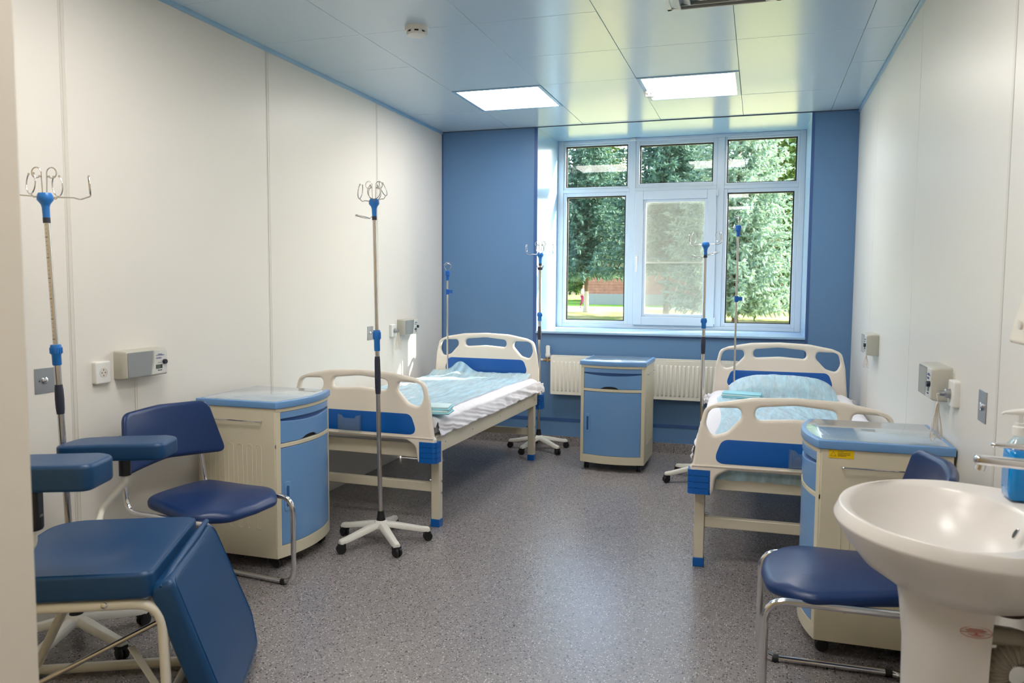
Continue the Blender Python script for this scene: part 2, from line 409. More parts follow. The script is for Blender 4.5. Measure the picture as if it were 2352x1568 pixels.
# outer frame and mullions
wbar('frame_stile', WX0, -1.838, WZ0, ZC-.004); wbar('frame_stile', .314, WX1, WZ0, ZC-.004)
wbar('frame_rail', -1.838, .314, 2.789, ZC-.004); wbar('frame_rail', -1.838, .314, WZ0, 1.062)
wbar('mullion', -1.196, -1.142, 1.062, 2.789); wbar('mullion', -.392, -.330, 1.062, 2.789)
for x0, x1 in ((-1.838,-1.196),(-1.142,-.392),(-.330,.314)): wbar('transom', x0, x1, 2.322, 2.356)
def bead(x0, x1, z0, z1, wd=.018, y0=.004, nm='glazing_bead'):
    f = MB(); a = wd
    for bx_ in ((x0,x0+a,z0,z1),(x1-a,x1,z0,z1),(x0+a,x1-a,z0,z0+a),(x0+a,x1-a,z1-a,z1)): f.box(bx_[0]-ox, bx_[1]-ox, y0, .05, bx_[2]-oz, bx_[3]-oz)
    return f.build(nm, Mx['pvc'], win, None, .003)
panes = {'tl': (-1.838,-1.196,2.356,2.789), 'tm': (-1.142,-.392,2.356,2.789), 'tr': (-.330,.314,2.356,2.789), 'bl': (-1.838,-1.196,1.062,2.322), 'br': (-.330,.314,1.062,2.322)}
for k, (x0,x1,z0,z1) in panes.items():
    wd = .033 if k[0] == 'b' else (.038 if k == 'tm' else .02)
    bead(x0, x1, z0, z1, wd)
    sp = MB(); a = wd+.012
    for bx_ in ((x0+wd,x0+a,z0+wd,z1-wd),(x1-a,x1-wd,z0+wd,z1-wd),(x0+a,x1-a,z0+wd,z0+a-.004),(x0+a,x1-a,z1-a,z1-wd)): sp.box(bx_[0]-ox, bx_[1]-ox, .026, .046, bx_[2]-oz, bx_[3]-oz)
    sp.build('gasket', Mx['black'], win, None)
    BX('pane', x0+wd-ox, x1-wd-ox, .030, .034, z0+wd-oz, z1-wd-oz, Mx['glass'], win)
# opening sash with screen
sash = MB()
X0, X1, Z0, Z1 = -1.140, -.392, 1.062, 2.322; a = .082
sash.box(X0-ox, X0+a-ox, -.03, .05, Z0-oz, Z1-oz).box(X1-a-ox, X1-ox, -.03, .05, Z0-oz, Z1-oz).box(X0+a-ox, X1-a-ox, -.03, .05, Z0-oz, Z0+a-oz).box(X0+a-ox, X1-a-ox, -.03, .05, Z1-a-oz, Z1-oz)
sash = sash.build('sash', Mx['pvc'], win, None, .005)
a = .106
f = MB(); a0 = .082
for bx_ in ((X0+a0,X0+a,Z0+a0,Z1-a0),(X1-a,X1-a0,Z0+a0,Z1-a0),(X0+a,X1-a,Z0+a0,Z0+a),(X0+a,X1-a,Z1-a,Z1-a0)): f.box(bx_[0]-ox, bx_[1]-ox, -.012, .04, bx_[2]-oz, bx_[3]-oz)
f.build('glazing_bead', Mx['pvc'], sash, None, .003)
BX('pane', X0+a-ox, X1-a-ox, .020, .024, Z0+a-oz, Z1-a-oz, Mx['glass'], sash)
BX('insect_screen', X0+a-.01-ox, X1-a+.01-ox, .064, .0655, Z0+a-.01-oz, Z1-a+.01-oz, Mx['mesh'], win)
BX('screen_bar', X0+a-.01-ox, X1-a+.01-ox, .058, .07, 1.645-oz, 1.662-oz, Mx['walljoint'], win)
hd = MB(); hd.box(-1.126-ox, -1.100-ox, -.036, -.029, 1.655-oz, 1.725-oz)
hd.tube(path_fillet([(-1.113-ox,-.034,1.70-oz), (-1.113-ox,-.075,1.70-oz), (-1.113-ox,-.078,1.565-oz)], .012, 5), .0085, 10)
hd.build('handle', Mx['white'], sash, 40)
for z in (1.085, 2.26): MB().cyl((-.386-ox,-.034,z-oz), (-.386-ox,-.034,z+.06-oz), .007).build('hinge', Mx['white'], sash)
BX('blind_bracket', -1.19-ox, -1.14-ox, -.03, -.006, 2.795-oz, 2.815-oz, Mx['white'], win, .002)

# ------------------------------------------------------------------ radiator
rad = thing('radiator', (-.92, YB-.02, .475), 0, 'white panel radiator with vertical flutes on the blue wall under the window', 'radiator')
hw = .81
fp = MB(); fp.box(-hw, hw, -.085, -.075, 0, .335)
for k in range(44):
    x = -hw+.03+k*(2*hw-.06)/43
    fp.add([(x-.011,-.085,.03),(x+.011,-.085,.03),(x+.011,-.085,.295),(x-.011,-.085,.295),(x-.006,-.093,.042),(x+.006,-.093,.042),(x+.006,-.093,.283),(x-.006,-.093,.283)],
           [(4,5,6,7),(0,1,5,4),(1,2,6,5),(2,3,7,6),(3,0,4,7)])
fp.build('front_panel', Mx['radiator'], rad, 30, .004)
BX('back_panel', -hw, hw, -.03, -.02, 0, .335, Mx['radiator'], rad, .003)
tg = MB(); tg.box(-hw, hw, -.084, -.02, .335, .345)
for k in range(60): x = -hw+.02+k*(2*hw-.04)/59; tg.box(x-.008, x+.008, -.07, -.034, .3451, .3465)
tg.build('top_grille', Mx['radiator'], rad, None, .002)
for sx in (-1, 1): BX('side_cover', sx*hw-.004, sx*hw+.004, -.083, -.022, .005, .342, Mx['radiator'], rad, .002)
vl = MB(); vl.cyl((-hw-.075,-.055,.30), (-hw,-.055,.30), .011)
vl.cyl((-hw-.035,-.055,.285), (-hw-.035,-.055,.335), .014)
vl.build('valve', Mx['brass'], rad)
MB().lathe([(.018,0),(.023,.006),(.023,.03),(.019,.036),(.019,.095),(.012,.104),(.0,.105)], 20, M4.Translation((-hw-.035,-.055,.325))).build('thermostat_head', Mx['white'], rad)
MB().cyl((-hw-.13,-.03,.30), (-hw-.075,-.055,.30), .009).build('supply_pipe', Mx['white'], rad)

# ------------------------------------------------------------------ hospital beds
def board_outline(hz, zc, hw=.49):
    """outer outline; hz = top height at centre, zc = z of bottom of main panel"""
    pts = [(-hw, .405, .01), (-hw, .545, .01), (-hw+.012, .56, .02)]
    pts += [(-.452, hz-.175, .12), (-.425, hz-.065, .055), (-.36, hz-.038, .05)]
    arc = [(-.20, hz-.008, .2), (0, hz, .3)]
    pts += arc
    pts += [(-x, y, r) for x, y, r in [(-.20, hz-.008, .2), (-.36, hz-.038, .05), (-.425, hz-.065, .055), (-.452, hz-.175, .12), (-hw+.012, .56, .02), (-hw, .545, .01), (-hw, .405, .01)]]
    pts += [(.378, .402, .02), (.365, .50, .05), (.305, .535, .03), (-.305, .535, .03), (-.365, .50, .05), (-.378, .402, .02)]
    return fillet(pts, 6)
def board_holes(hz):
    d = hz-.907
    hole = [(-.418,.760+d,.06),(-.392,.700+d,.05),(-.318,.722+d,.06),(-.246,.800+d,.04),(-.255,.846+d,.05),(-.402,.842+d,.06)]
    slot = [(-.185,.79+d,.03),(-.185,.853+d,.035),(0,.871+d,.3),(.185,.853+d,.035),(.185,.79+d,.03),(0,.803+d,.3)]
    return [fillet(hole, 9), fillet([(-x, y, r) for x, y, r in reversed(hole)], 9), fillet(slot, 6)]
def panel_outline(z0=.568, z1=.690):
    return fillet([(-.382, z0, .045), (-.338, z1, .05), (.338, z1, .05), (.382, z0, .045)], 8)

def board(name, bed, y, hz, dzp, face):
    mx = M4(((1,0,0,0),(0,0,1,y),(0,1,0,0),(0,0,0,1)))
    b = slab(name, [board_outline(hz, 0)]+board_holes(hz), .042, .016, mx, Mx['bedplastic'], bed, 4)
    for s in (-1, 1):
        mm = M4(((1,0,0,0),(0,0,1,y+s*.0205),(0,1,0,0),(0,0,0,1)))
        slab('blue_panel', [panel_outline(.568+dzp, .690+dzp)], .004, .001, mm, Mx['bedblue'], b, 1)
    # raised ledge along the lower edge
    l = MB(); l.tube([(-.48,y-.022,.552),(-.3,y-.022,.5535),(.3,y-.022,.5535),(.48,y-.022,.552)], .0045, 6)
    l.build('ledge', Mx['bedplastic'], b)
    for sx in (-1, 1):
        cpts = [(sx*.395, y-.027), (sx*.478, y-.027), (sx*.494, y-.022), (sx*.500, y-.010), (sx*.501, y+.047)]
        cb = MB()
        for k in range(4):
            z0 = .408+k*.031; z1 = z0+.029
            ou = [V((p[0], p[1])) for p in cpts]; inn = [V((p[0]-sx*.006, p[1]+.008)) for p in cpts]
            vs = [(p.x,p.y,z) for z in (z0,z1) for p in ou+inn]; n_ = 5
            fs = []
            for i in range(4): fs += [(i,i+1,10+i+1,10+i),(5+i,15+i,15+i+1,5+i+1),(i,5+i,5+i+1,i+1),(10+i,10+i+1,15+i+1,15+i)]
            fs += [(0,10,15,5),(4,9,19,14)]
            cb.add(vs, fs)
        cb.box(min(sx*.40,sx*.47), max(sx*.40,sx*.47), y-.023, y+.03, .409, .53)
        cb.box(min(sx*.46,sx*.493), max(sx*.46,sx*.493), y-.01, y+.043, .409, .53)
        cb.build('corner_bumper', Mx['bedblue'], bed, None)
    return b

def make_bed(loc, rz, label, hfoot, hhead, L=2.1):
    t = thing('hospital_bed', loc, rz, label, 'bed', 'hospital beds')
    board('footboard', t, 0, hfoot, 0, -1)
    hb = board('headboard', t, L, hhead, .125 if hhead > .96 else .1, 1)
    for sx in (-1, 1):
        x0, x1 = sorted((sx*.440, sx*.470))
        r = BX('side_rail', x0, x1, .045, L-.045, .450, .555, Mx['bedmetal'], t, .004)
        for y in (.18, .62, 1.15, 1.7, 1.98): MB().cyl((sx*.470,y,.50), (sx*.4725,y,.50), .006, .004, 8).build('bolt', Mx['brushed'], r)
    for y0 in (.045, L-.085): BX('end_rail', -.44, .44, y0, y0+.04, .42, .505, Mx['bedmetal'], t, .004)
    for y0 in (.085, L-.137):
        for sx in (-1, 1):
            x0, x1 = sorted((sx*.418, sx*.470))
            lg = BX('leg', x0, x1, y0, y0+.052, .045, .45, Mx['bedmetal'], t, .004)
            BX('foot_cap', x0-.002, x1+.002, y0-.002, y0+.054, 0, .047, Mx['bedblue'], lg, .003)
            for z in (.205, .275):
                MB().cyl((sx*.400, y0+.026, z), (sx*.479, y0+.026, z), .0075, n=6).build('bolt', Mx['chrome'], lg)
        BX('stretcher', -.418, .418, y0+.008, y0+.046, .208, .262, Mx['bedmetal'], t, .004)
    # lying surface
    for k in range(16): y = .12+k*(L-.24)/15; BX('deck_slat', -.44, .44, y-.025, y+.025, .528, .545, Mx['bedmetal'], t)
    # document holder on the footboard
    h = MB()
    h.box(-.078, -.066, -.046, -.022, .575, .668).box(.066, .078, -.046, -.022, .575, .668).box(-.066, .066, -.046, -.022, .575, .580)
    dh = h.build('document_holder', Mx['acrylic'], t, None, .001)
    slab('front_sheet', [fillet([(-.07,.578,.002),(-.07,.664,.002),(-.05,.664,.004),(-.035,.646,.006),(.035,.646,.006),(.05,.664,.004),(.07,.664,.002),(.07,.578,.002)],3)], .002, .0004,
         M4(((1,0,0,0),(0,0,1,-.047),(0,1,0,0),(0,0,0,1))), Mx['acrylic'], dh, 1)
    return t, dh

bedL, dhL = make_bed((-2.245, 4.155, 0), -.0262, 'hospital bed against the left wall, flat mattress under a thin blue cover', .935, 1.03)
bedR, dhR = make_bed((.186, 3.975, 0), .0130, 'hospital bed against the right wall, with a pillow under its blue cover', .908, 1.028)
dhL.location.x = -.055; dhR.location.x = .05

def nz(x, y, z=0, s=1.0): return noise.noise(V((x*s, y*s, z*s)))
def mattress(bed, label):
    fn = lambda c: V((c.x*(1), c.y, c.z + .006*nz(c.x, c.y, 1, 4)))
    o = slab('mattress', [fillet([(-.455,.07,.05),(.455,.07,.05),(.455,2.04,.05),(-.455,2.04,.05)],6)], .105, .03,
             M4.Translation((0,0,.602)), Mx['mattress'], None, 4, fn, 60, subdiv=8)
    o.matrix_world = bed.matrix_basis.copy(); tag(o, label, 'mattress', 'mattresses on the beds'); return o

def grid_cloth(name, nu, nv, fn, material, thick=0.0):
    vs = [fn(i/(nu-1), j/(nv-1)) for j in range(nv) for i in range(nu)]
    fs = [(j*nu+i, j*nu+i+1, (j+1)*nu+i+1, (j+1)*nu+i) for j in range(nv-1) for i in range(nu-1)]
    me = bpy.data.meshes.new(name); me.from_pydata(vs, [], fs); me.update()
    o = link(name, me, material, None, 180)
    if thick: md = o.modifiers.new('solid', 'SOLIDIFY'); md.thickness = thick; md.offset = 0
    return o
ZT = .664
def sheet_fn(u, v, side, seed):
    # u across (from one hem over the top to the other), v along the bed
    half = .462; drop = .096
    y = .055 + v*2.0; L = 2*half+2*drop; s = u*L
    wr = nz(s*1.0+seed, y*1.3, seed, 3.2)*.007 + .010*max(0, .35-abs(nz(s*2.2+y*1.1, y*.8-s, seed+4, 4))) + nz(s+seed, y+seed, 3, 9)*.0035
    fold = abs(nz(seed, y*2.1, 7.7, 4.5))
    if s < drop: k = s/drop; x = -half-.018*(1-k)-.012; z = ZT-drop+s; e = 1-k
    elif s > L-drop: k = (L-s)/drop; x = half+.012+.018*(1-k); z = ZT-drop+(L-s); e = 1-k
    else: x = -half+(s-drop); z = ZT; e = 0
    x0 = x
    if e > 0:
        sg = 1 if x > 0 else -1
        x += sg*(.012*nz(y*1.1, seed, 2, 9)+.012*nz(y*2+z*10, seed, 5, 6))*min(1, 2.2*e)
        x += sg*.004*sin(y*31+9*nz(y, seed, 0, 3)+z*30)*e*(.5+.5*nz(y, 3, seed, 5))
        z += .004*nz(y*5, z*4, seed, 3)*e
        z += .006*nz(y*2, seed, 11, 5)*e
        # bunching close to the foot end
    edge = max(0, (abs(x0)-half+.05)/.05) if abs(x0) < half else 1
    z -= .016*min(1, edge)**2 if e == 0 else .016
    if v > .965 and e > .2: x += .045*(1 if x > 0 else -1)*(v-.965)/.035; z += .02*(v-.965)/.035
    if v < .02: z -= .05*(1-v/.02)*(1 if e == 0 else 0)
    if v > .985: z -= .02
    z += wr
    z += (.009*max(0, nz(x*3+y, y*4, seed, 3)))*(1 if abs(x0) > .25 else .4)
    return (x, y, z)
def bed_sheet(bed, label, seed):
    o = grid_cloth('bed_sheet', 150, 260, lambda u, v: sheet_fn(u, v, 1, seed), Mx['sheet'], .0015)
    o.matrix_world = bed.matrix_basis.copy(); return tag(o, label, 'bed sheet', 'white sheets on the beds')
mattress(bedL, 'thin mattress on the left bed, hidden under the white sheet')
mattress(bedR, 'thin mattress on the right bed, under the pillow and white sheet')
bed_sheet(bedL, 'creased white sheet over the mattress of the left bed', 2.3)
bed_sheet(bedR, 'white sheet over the mattress of the right bed, beneath the pillow', 8.1)

# pillow on the right bed
def pillow_z(x, y):
    px, py = (x-.01)/.335, (y-1.87)/.19
    a = max(0, 1-abs(px)**3.2)*max(0, 1-abs(py)**2.6)
    return a**.5
def pil(c):
    x, y = c
    return x, y
pv = []; NU, NV = 40, 26
for sgn in (1, -1):
    for j in range(NV):
        for i in range(NU):
            u = -1+2*i/(NU-1); v = -1+2*j/(NV-1)
            q = 1+.07*(u*u*v*v)
            x = .01+.345*u*q*(1-.05*(1-abs(v))*0); y = 1.865+.185*v*q
            a = (max(0,1-abs(u)**3))*(max(0,1-abs(v)**2.6))
            hgt = a**.5
            z = ZT+.014+(.125*hgt if sgn > 0 else -.008*hgt) + .02*(max(0,v))
            z += .004*nz(x, y, sgn, 14)*(1 if sgn > 0 else 0)
            pv.append((x, y, z))
pf = []
for k in range(2):
    for j in range(NV-1):
        for i in range(NU-1):
            b0 = k*NU*NV; q = (b0+j*NU+i, b0+j*NU+i+1, b0+(j+1)*NU+i+1, b0+(j+1)*NU+i); pf.append(q if k == 0 else q[::-1])
me = bpy.data.meshes.new('pillow'); me.from_pydata(pv, [], pf); me.update()
po = link('pillow', me, Mx['sheet'], None, 180); po.matrix_world = bedR.matrix_basis.copy()
tag(po, 'white pillow at the head of the right bed, partly under the blue cover', 'pillow')

def film_L(u, v):
    # u across from the wall side to the room side, v from foot to head
    y = .09+v*1.94
    xr = .425-.03*sin(v*3)-.012*nz(v, 1, 3, 6)
    x = -.455+u*(xr+.455)
    z = ZT+.010+.005*nz(x*3, y*1.2, 4.4, 4)+.004*nz(x*7+y*2, y, 1.4, 5)+.004*max(0, sin(x*9+y*5.5))
    lift = math.exp(-((x+.20)/.085)**2)*max(0, (v-.86)/.14)**1.5
    z += .085*lift
    z += .03*max(0, (v-.95)/.05)
    return (x, y-.02*lift, z)
o = grid_cloth('underpad_cover', 70, 150, film_L, Mx['film']); o.matrix_world = bedL.matrix_basis.copy()
tag(o, 'thin pale blue disposable cover on the left bed, one corner raised at the headboard', 'bed cover', 'pale blue disposable covers on the beds')
def film_R(u, v):
    y = .035+v*1.865
    xr = .36+.0*v; xl = -.395+.03*sin(v*5)+.07*max(0, v-.80)/.2
    x = xl+u*(xr-xl)
    z = ZT+.010+.005*nz(x*3, y*1.2, 9.4, 4)+.004*nz(x*7+y*2, y, 6.4, 5)+.003*max(0, sin(x*8-y*5))
    pz = (max(0, 1-abs((x-.01)/.36)**3)*max(0, 1-abs((y-1.865)/.20)**2.2))**.5
    z = max(z, ZT+.014+.128*pz+.006+.006*nz(x, y, 0, 12) if pz > .02 else z)
    if v < .02:
        z = ZT - .19*(1-v/.02) + .01*nz(x*4, 1, 1, 3)
        y = .040
    return (x, y, z)
o = grid_cloth('underpad_cover', 70, 160, film_R, Mx['film']); o.matrix_world = bedR.matrix_basis.copy()
tag(o, 'thin pale blue disposable cover draped over the pillow of the right bed', 'bed cover', 'pale blue disposable covers on the beds')

def folded_pack(loc, rz, label, n=4, lx=.085, ly=.07, th=.010):
    t = thing('folded_underpad', loc, rz, label, 'underpad', 'folded blue underpads')
    for k in range(n):
        fn = lambda c, k=k: V((c.x, c.y, c.z+.003*nz(c.x*9+k, c.y*9, k, 3)))
        slab('fold', [fillet([(-lx,-ly,.012),(lx,-ly,.012),(lx*(1-.04*k),ly,.012),(-lx,ly,.012)],4)], th, th*.42, M4.Translation((.003*((-1)**k),.002*k,th*.5+k*th*.95)), Mx['pack'] if k % 2 == 0 else Mx['film2'], t, 2, fn, 60, 4)
    return t
Mx['film2'] = mat('underpad_white_side', srgb(206, 232, 236), .5)
folded_pack((-1.80, 4.29, .678), .15, 'small pile of folded light blue underpads at the foot of the left bed', 4, .075, .075, .012)
folded_pack((-.09, 5.58, .679), -.1, 'flat folded light blue underpads at the room-side edge of the right bed', 3, .13, .07, .011)

# ------------------------------------------------------------------ infusion stands
def hook(parent, origin, az, el, ln=.15, big=1.0):
    """one wire arm with an open ring at its end"""
    p = [(0.018,0,0),(ln*.62,0,-.001),(ln*.78,0,-.008),(ln,0,.004)]
    h = MB(); rot = M4.Rotation(az, 4, 'Z') @ M4.Rotation(-el, 4, 'Y'); rot.translation = V(origin)
    h.tube([rot @ V(q) for q in path_fillet(p, .01, 4)], .0024, 6)
    ring = []
    for k in range(25):
        a = -PI/2 + (k-12)/12*R_(146)
        ring.append(rot @ V((ln+.002, .033*big*cos(a), .045*big+.041*big*sin(a))))
    h.tube(ring, .0024, 6)
    for e in (ring[0], ring[-1]): h.lathe([(.0,-.005),(.0042,-.003),(.0042,.003),(.0,.005)], 8, M4.Translation(e))
    h.build('hook', Mx['steel'], parent, 60)
def curl(parent, origin, az, hgt=.06, r=.017):
    """upright wire that ends in a small loop"""
    rot = M4.Rotation(az, 4, 'Z'); rot.translation = V(origin); h = MB()
    pts = [(.008,0,0),(.009,0,hgt*.5),(.010,0,hgt)]
    for k in range(22):
        a = R_(180-k*15); pts.append((.010+r+r*cos(a), .0012*k/22*4, hgt+r*.9+r*1.15*sin(a)))
    h.tube([rot @ V(q) for q in pts], .0024, 6); h.lathe([(.0,-.005),(.0042,-.003),(.0042,.003),(.0,.005)], 8, M4.Translation(rot @ V(pts[-1])))
    h.build('hook', Mx['steel'], parent, 60)

def make_stand(loc, rz, label, zc, zg, zt, arms, tilt=(0,0), clip=False, scale_marks=False, curls=()):
    t = thing('infusion_stand', loc, rz, label, 'infusion stand', 'wheeled infusion stands')
    MB().lathe([(.0,.088),(.044,.088),(.046,.10),(.036,.122),(.026,.130),(.0,.131)], 24).build('hub', Mx['standwhite'], t, 50)
    MB().lathe([(.026,.128),(.0245,.135),(.017,.182),(.0,.182)], 20).build('socket', Mx['black'], t, 50)
    for k in range(5):
        a = k*2*PI/5; rz_ = M4.Rotation(a, 4, 'Z')
        secs = [(.028,.024,.094,.122),(.08,.025,.084,.114),(.225,.020,.056,.083),(.262,.019,.052,.078),(.272,.013,.054,.070)]
        vs = []; fs = []
        for x, hwid, z0, z1 in secs: vs += [(x,-hwid,z0),(x,hwid,z0),(x,hwid,z0+(z1-z0)*.55),(x,hwid*.62,z1),(x,-hwid*.62,z1),(x,-hwid,z0+(z1-z0)*.55)]
        for i in range(len(secs)-1):
            for j in range(6): fs.append((i*6+j, i*6+(j+1)%6, (i+1)*6+(j+1)%6, (i+1)*6+j))
        fs += [tuple(range(6)), tuple((len(secs)-1)*6+j for j in range(6))]
        lg = MB().add(vs, fs, rz_).build('leg', Mx['standwhite'], t, 30, .002)
        c = MB(); ca = random.uniform(-.8, .8)
        mx = rz_ @ M4.Translation((.252,0,.025)) @ M4.Rotation(ca, 4, 'Z')
        for s in (-1, 1):
            q = mx @ M4.Translation((0.008, s*.012, 0)) @ M4.Rotation(PI/2, 4, 'X')
            c.lathe([(.0,-.008),(.021,-.008),(.025,-.004),(.025,.004),(.021,.008),(.0,.008)], 20, q)
        c.box(-.014, .022, -.020, .020, .012, .031, mx)
        c.lathe([(.006,.02),(.006,.034)], 8, mx)
        c.build('caster', Mx['black'], lg, 35, .0015)
    # column (may lean a little)
    T = M4.Rotation(tilt[0], 4, 'X') @ M4.Rotation(tilt[1], 4, 'Y')
    col = [(0,0,.15),(0,0,zg[0]+.01)]
    def tb(name, z0, z1, r, m_, par=t, prof=None):
        b = MB(); b.lathe(prof or [(r,z0),(r,z1)], 18, T); return b.build(name, Mx[m_], par, 50)
    tb('lower_pole', .15, zg[0]+.01, .0125, 'steel')
    tb('grip', zg[0], zg[1], 0, 'darkgrip', prof=[(.0135,zg[0]),(.0155,zg[0]+.02),(.0165,(zg[0]+zg[1])/2),(.0155,zg[1]-.02),(.0135,zg[1])])
    tb('middle_pole', zg[1]-.01, zc[0]+.01, .0125, 'steel')
    cb = MB(); n_ = 16
    cb.lathe([(.0145,zc[0]),(.0165,zc[0]+.004),(.0165,zc[0]+(zc[1]-zc[0])*.5),(.019,zc[0]+(zc[1]-zc[0])*.55),(.021,zc[1]-.012),(.018,zc[1])], 18, T)
    for k in range(n_):
        a = 2*PI*k/n_; q = T @ M4.Rotation(a, 4, 'Z'); cb.box(.019,.0225,-.002,.002,zc[0]+(zc[1]-zc[0])*.58,zc[1]-.012,q)
    cb.build('collar', Mx['standblue'], t, 40)
    up_ = tb('upper_pole', zc[1]-.005, zt-.03, .0095, 'steel')
    if scale_marks:
        mk = MB()
        z = zc[1]+.02; k = 0
        while z < zt-.06:
            wd = 60 if k % 5 == 0 else 34; n2 = 5; a0 = R_(-140-wd/2); th = .0022 if k % 5 == 0 else .001
            q = [T @ V((.0099*cos(a0+R_(wd)*i/n2), .0099*sin(a0+R_(wd)*i/n2), z+dz)) for dz in (0, th) for i in range(n2+1)]
            mk.add(q, [(i,i+1,n2+1+i+1,n2+1+i) for i in range(n2)]); z += .0155; k += 1
        mk.build('scale_marks', Mx['black'], up_, None)
    tb('hook_hub', 0, 0, 0, 'standblue', prof=[(.0,zt-.060),(.0125,zt-.060),(.0135,zt-.02),(.0165,zt-.008),(.0285,zt+.008),(.0275,zt+.024),(.022,zt+.034),(.0,zt+.036)])
    tb('lower_ring', 0, 0, 0, 'darkgrip', prof=[(.0,zt-.078),(.013,zt-.078),(.013,zt-.058),(.0,zt-.058)])
    if clip:
        c = MB(); c.lathe([(.0095,zt-.115),(.0185,zt-.115),(.0185,zt-.092),(.0095,zt-.092)], 12)
        for s in (-1, 1): c.tube([(s*.018,0,zt-.11),(s*.024,0,zt-.088),(s*.03,0,zt-.078)], .003, 6)
        c.build('clip', Mx['darkgrip'], t)
    o3 = T @ V((0,0,zt+.018))
    for az, el, ln in arms: hook(t, o3, R_(az)-rz, R_(el), ln)
    for az in curls: curl(t, T @ V((0,0,zt+.034)), R_(az)-rz)
    return t

make_stand((-2.553, 2.373, 0), R_(64), 'infusion stand with black scale marks, foreground behind the blue treatment chair', (1.125,1.205), (.935,1.05), 1.745,
           [(228,3,.15),(48,3,.15),(78,4,.05),(254,4,.05)], tilt=(0,-.032), scale_marks=True, curls=(20,200))
make_stand((-1.975, 3.875, 0), R_(27), 'tall infusion stand at the foot of the left bed, beside the bedside locker', (1.075,1.19), (.838,1.045), 1.865,
           [(0,22,.075),(188,10,.085),(214,-78,.09),(112,10,.045),(296,10,.045)], tilt=(0,-.014), curls=(20,200))
make_stand((-1.800, 6.535, 0), R_(36), 'infusion stand between the left bed headboard and the radiator', (1.125,1.20), (.965,1.08), 1.68,
           [(6,2,.11),(186,2,.12),(112,10,.045),(284,10,.045)], clip=True, curls=(10,190))
make_stand((-.375, 5.86, 0), R_(-10), 'infusion stand between the window-side locker and the right bed', (1.13,1.205), (.945,1.07), 1.72,
           [(0,4,.11),(180,-3,.11),(30,8,.10),(150,6,.10),(205,-78,.10),(335,-74,.08)])

def make_rod(loc, label, z0, zt, clampz, arms):
    t = thing('infusion_rod', loc, 0, label, 'infusion rod', 'slim infusion rods fixed to the bed heads')
    MB().cyl((0,0,z0), (0,0,zt-.03), .0075).build('pole', Mx['steel'], t)
    c = MB(); c.lathe([(.0,clampz-.022),(.014,clampz-.022),(.016,clampz),(.014,clampz+.022),(.0,clampz+.022)], 12); c.box(.01,.042,-.009,.009,clampz-.012,clampz+.016)
    c.build('clamp', Mx['bedblue'], t, 40)
    MB().lathe([(.0,zt-.06),(.0125,zt-.06),(.0135,zt-.025),(.021,zt-.018),(.021,zt+.016),(.015,zt+.022),(.0,zt+.023)], 14).build('hook_hub', Mx['bedblue'], t, 40)
    for az, el in arms: hook(t, (0,0,zt+.004), R_(az), R_(el), .07, .62)
    return t
make_rod((-2.505, 6.16, 0), 'slim short infusion rod at the head of the left bed', .45, 1.53, 1.375, [(20,62),(170,62)])
make_rod((-.155, 5.99, 0), 'slim tall infusion rod at the head of the right bed', .45, 1.86, 1.345, [(0,5),(180,5),(75,82),(255,82)])

# ------------------------------------------------------------------ bedside lockers (front faces local -Y)
def arc_prism(mb, x0, x1, z0, z1, yo, th, n=14, zt=None, zb=None):
    """curved-front slab: front surface y = -.232-.052*(1-(x/.255)^2) - yo, thickness th"""
    vs = []; fs = []
    for i in range(n+1):
        x = x0+(x1-x0)*i/n; yf = -.232-.052*(1-(x/.257)**2)-yo
        a = z0 if zb is None else zb(x); b = z1 if zt is None else zt(x)
        vs += [(x,yf,a),(x,yf,b),(x,yf+th,b),(x,yf+th,a)]
    for i in range(n):
        for j in range(4): fs.append((i*4+j, i*4+(j+1)%4, (i+1)*4+(j+1)%4, (i+1)*4+j))
    fs += [(3,2,1,0), tuple(n*4+j for j in range(4))]
    return mb.add(vs, fs)
def curved_top(yo, hwx, yb, n=16):
    pts = [(hwx, yb)]
    pts += [(-hwx, yb)]
    for i in range(n+1):
        x = -hwx+2*hwx*i/n; pts.append((x, -.232-.052*(1-(x/(hwx+.002))**2)-yo))
    return pts
